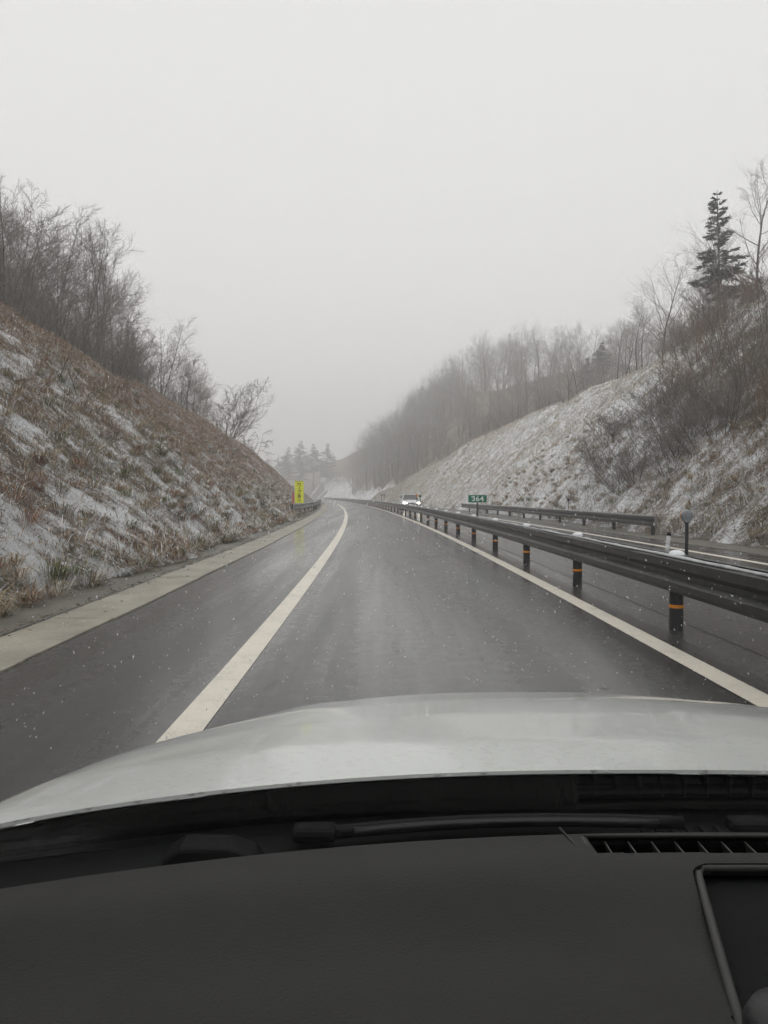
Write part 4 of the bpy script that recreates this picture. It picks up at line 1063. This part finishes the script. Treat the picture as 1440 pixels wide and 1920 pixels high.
# cabin shell: roof, pillars, doors
V, F = grid(lambda t, u: (XC + u * (.94 - .02 * t), -.0 + .03 - 1.9 * t, 1.575 + .075 * math.sin(min(1, t * 1.1) * 2.2) - .05 * (abs(u) / .66) ** 3), np.linspace(0, 1, 20), np.linspace(-.68, .68, 20))
carpart('roof', V, F, M['paint'], True, thick=.012)
V, F = grid(lambda t, u: (XC + u * .92, 0.0 - 1.85 * t, 1.535 + .07 * math.sin(min(1, t * 1.1) * 2.2) - .05 * (abs(u) / .66) ** 3), np.linspace(0, 1, 12), np.linspace(-.66, .66, 14))
carpart('headliner', V, F, M['headliner'], True, thick=.01)
for sx in (-1, 1):
    pts = [Vector(gpt(t, sx * .775)) - CL for t in np.linspace(-.02, 1.0, 8)]
    MB().tube(pts, .032, 8).build('pillar', M['black_plastic'], car, True)
    MB().tube([Vector((XC + sx * .78, -.62, .95)) - CL, Vector((XC + sx * .655, -.66, 1.575)) - CL], .05, 8).build('pillar', M['black_plastic'], car, True)
    MB().tube([Vector((XC + sx * .78, -1.75, .95)) - CL, Vector((XC + sx * .66, -1.6, 1.575)) - CL], .07, 8).build('pillar', M['paint'], car, True)
    MB().tube([Vector((XC + sx * .665, -.0 - .3 * i, 1.53 + .03 * math.sin(i * .4))) - CL for i in range(6)], .03, 8).build('roof_rail', M['paint'], car, True)
    d = MB(); d.prism([(.60, .92), (.60, .30), (-.62, .28), (-.62, .94)], XC + sx * .80 - .03, XC + sx * .80 + .03, 'x'); o = d.build('door', M['paint'], car, bevel=.012); o.location = -CL
    MB().box(Vector((XC + sx * .842, -.45, .80)) - CL, (.03, .17, .025)).build('door_handle', M['black_plastic'], o, bevel=.006).location = CL
    d = MB(); d.prism([(-.66, .94), (-.66, .28), (-1.85, .30), (-1.95, .60), (-1.9, .95)], XC + sx * .80 - .03, XC + sx * .80 + .03, 'x'); o = d.build('rear_side_panel', M['paint'], car, bevel=.012); o.location = -CL
    w = carpart('door_window', [(XC + sx * .79, .48, .93), (XC + sx * .79, -.6, .95), (XC + sx * .67, -.62, 1.52), (XC + sx * .68, .02, 1.52)], [(0, 1, 2, 3)], M['glass_dark'], False, thick=.004)
    w = MB().lathe([(.19, -.09), (.28, -.095), (.30, -.06), (.30, .06), (.28, .095), (.19, .09)], n=28).build('wheel', M['tyre'], car, True); w.rotation_euler = (0, R(90), 0); w.location = Vector((XC + sx * .70, -1.25, .30)) - CL
    m = MB().box((0, 0, 0), (.20, .09, .13)); m.box((-sx * .12, .01, -.04), (.08, .04, .04)); o = m.build('mirror', M['paint'], car, bevel=.02); o.location = Vector((XC + sx * 1.0, .40, .985)) - CL
MB().box((XC - CL.x, -.7, .30), (1.52, 2.6, .04)).build('floor', M['black_plastic'], car)

# ------------------------------------------------------------------ falling snow (uncountable)
rs = np.random.RandomState(77); nfl = 13000
yy = 2.6 + 34 * rs.rand(nfl) ** 1.35; xx = (rs.rand(nfl) - .5) * 1.3 * yy + rs.randn(nfl) * .3; zz = 1.3 + yy * np.where(rs.rand(nfl) < .72, rs.uniform(-.34, .10, nfl), rs.uniform(.1, .72, nfl))
ok = (zz > .12); xx, yy, zz = xx[ok], yy[ok], zz[ok]; nfl = len(xx)
r0 = (.0011 + .0030 * rs.rand(nfl) ** 2.5) * (.30 + .10 * np.minimum(yy, 20)) * np.where(zz < 1.3, 1.55, .8)
ax = rs.randn(nfl, 3) * .5 + np.array([.1, -.5, -1.0]); ax /= np.linalg.norm(ax, axis=1)[:, None]
b1 = np.cross(ax, rs.randn(nfl, 3)); b1 /= np.linalg.norm(b1, axis=1)[:, None]; b2 = np.cross(ax, b1)
C0 = np.stack([xx, yy, zz], -1); el = rs.uniform(1.2, 3.2, nfl)
Vf = np.stack([C0 + ax * (r0 * el)[:, None], C0 - ax * (r0 * el)[:, None], C0 + b1 * r0[:, None], C0 - b1 * r0[:, None], C0 + b2 * r0[:, None], C0 - b2 * r0[:, None]], 1).reshape(-1, 3)
bi = (np.arange(nfl) * 6)[:, None, None]
tri = np.array([[0, 2, 4], [0, 4, 3], [0, 3, 5], [0, 5, 2], [1, 4, 2], [1, 3, 4], [1, 5, 3], [1, 2, 5]])[None]
tag(link('falling_snow', npmesh('falling_snow', Vf, (bi + tri).reshape(-1, 3)), M['flake']), 'snowflakes falling through the air over the road', 'snow', kind='stuff')

# ------------------------------------------------------------------ haze: the snowy air itself
hm = bpy.data.materials.new('snowy_air'); hm.use_nodes = True; nt = hm.node_tree; nt.nodes.clear()
vp = nt.nodes.new('ShaderNodeVolumePrincipled'); vp.inputs['Color'].default_value = (.97, .97, .97, 1); vp.inputs['Density'].default_value = .0030; vp.inputs['Anisotropy'].default_value = .25
ou = nt.nodes.new('ShaderNodeOutputMaterial'); nt.links.new(vp.outputs[0], ou.inputs['Volume'])
hz = MB().box((0, 255, 33.9), (1060, 750, 70)).build('haze', hm); tag(hz, 'pale snowy mist filling the valley', 'haze', kind='stuff')
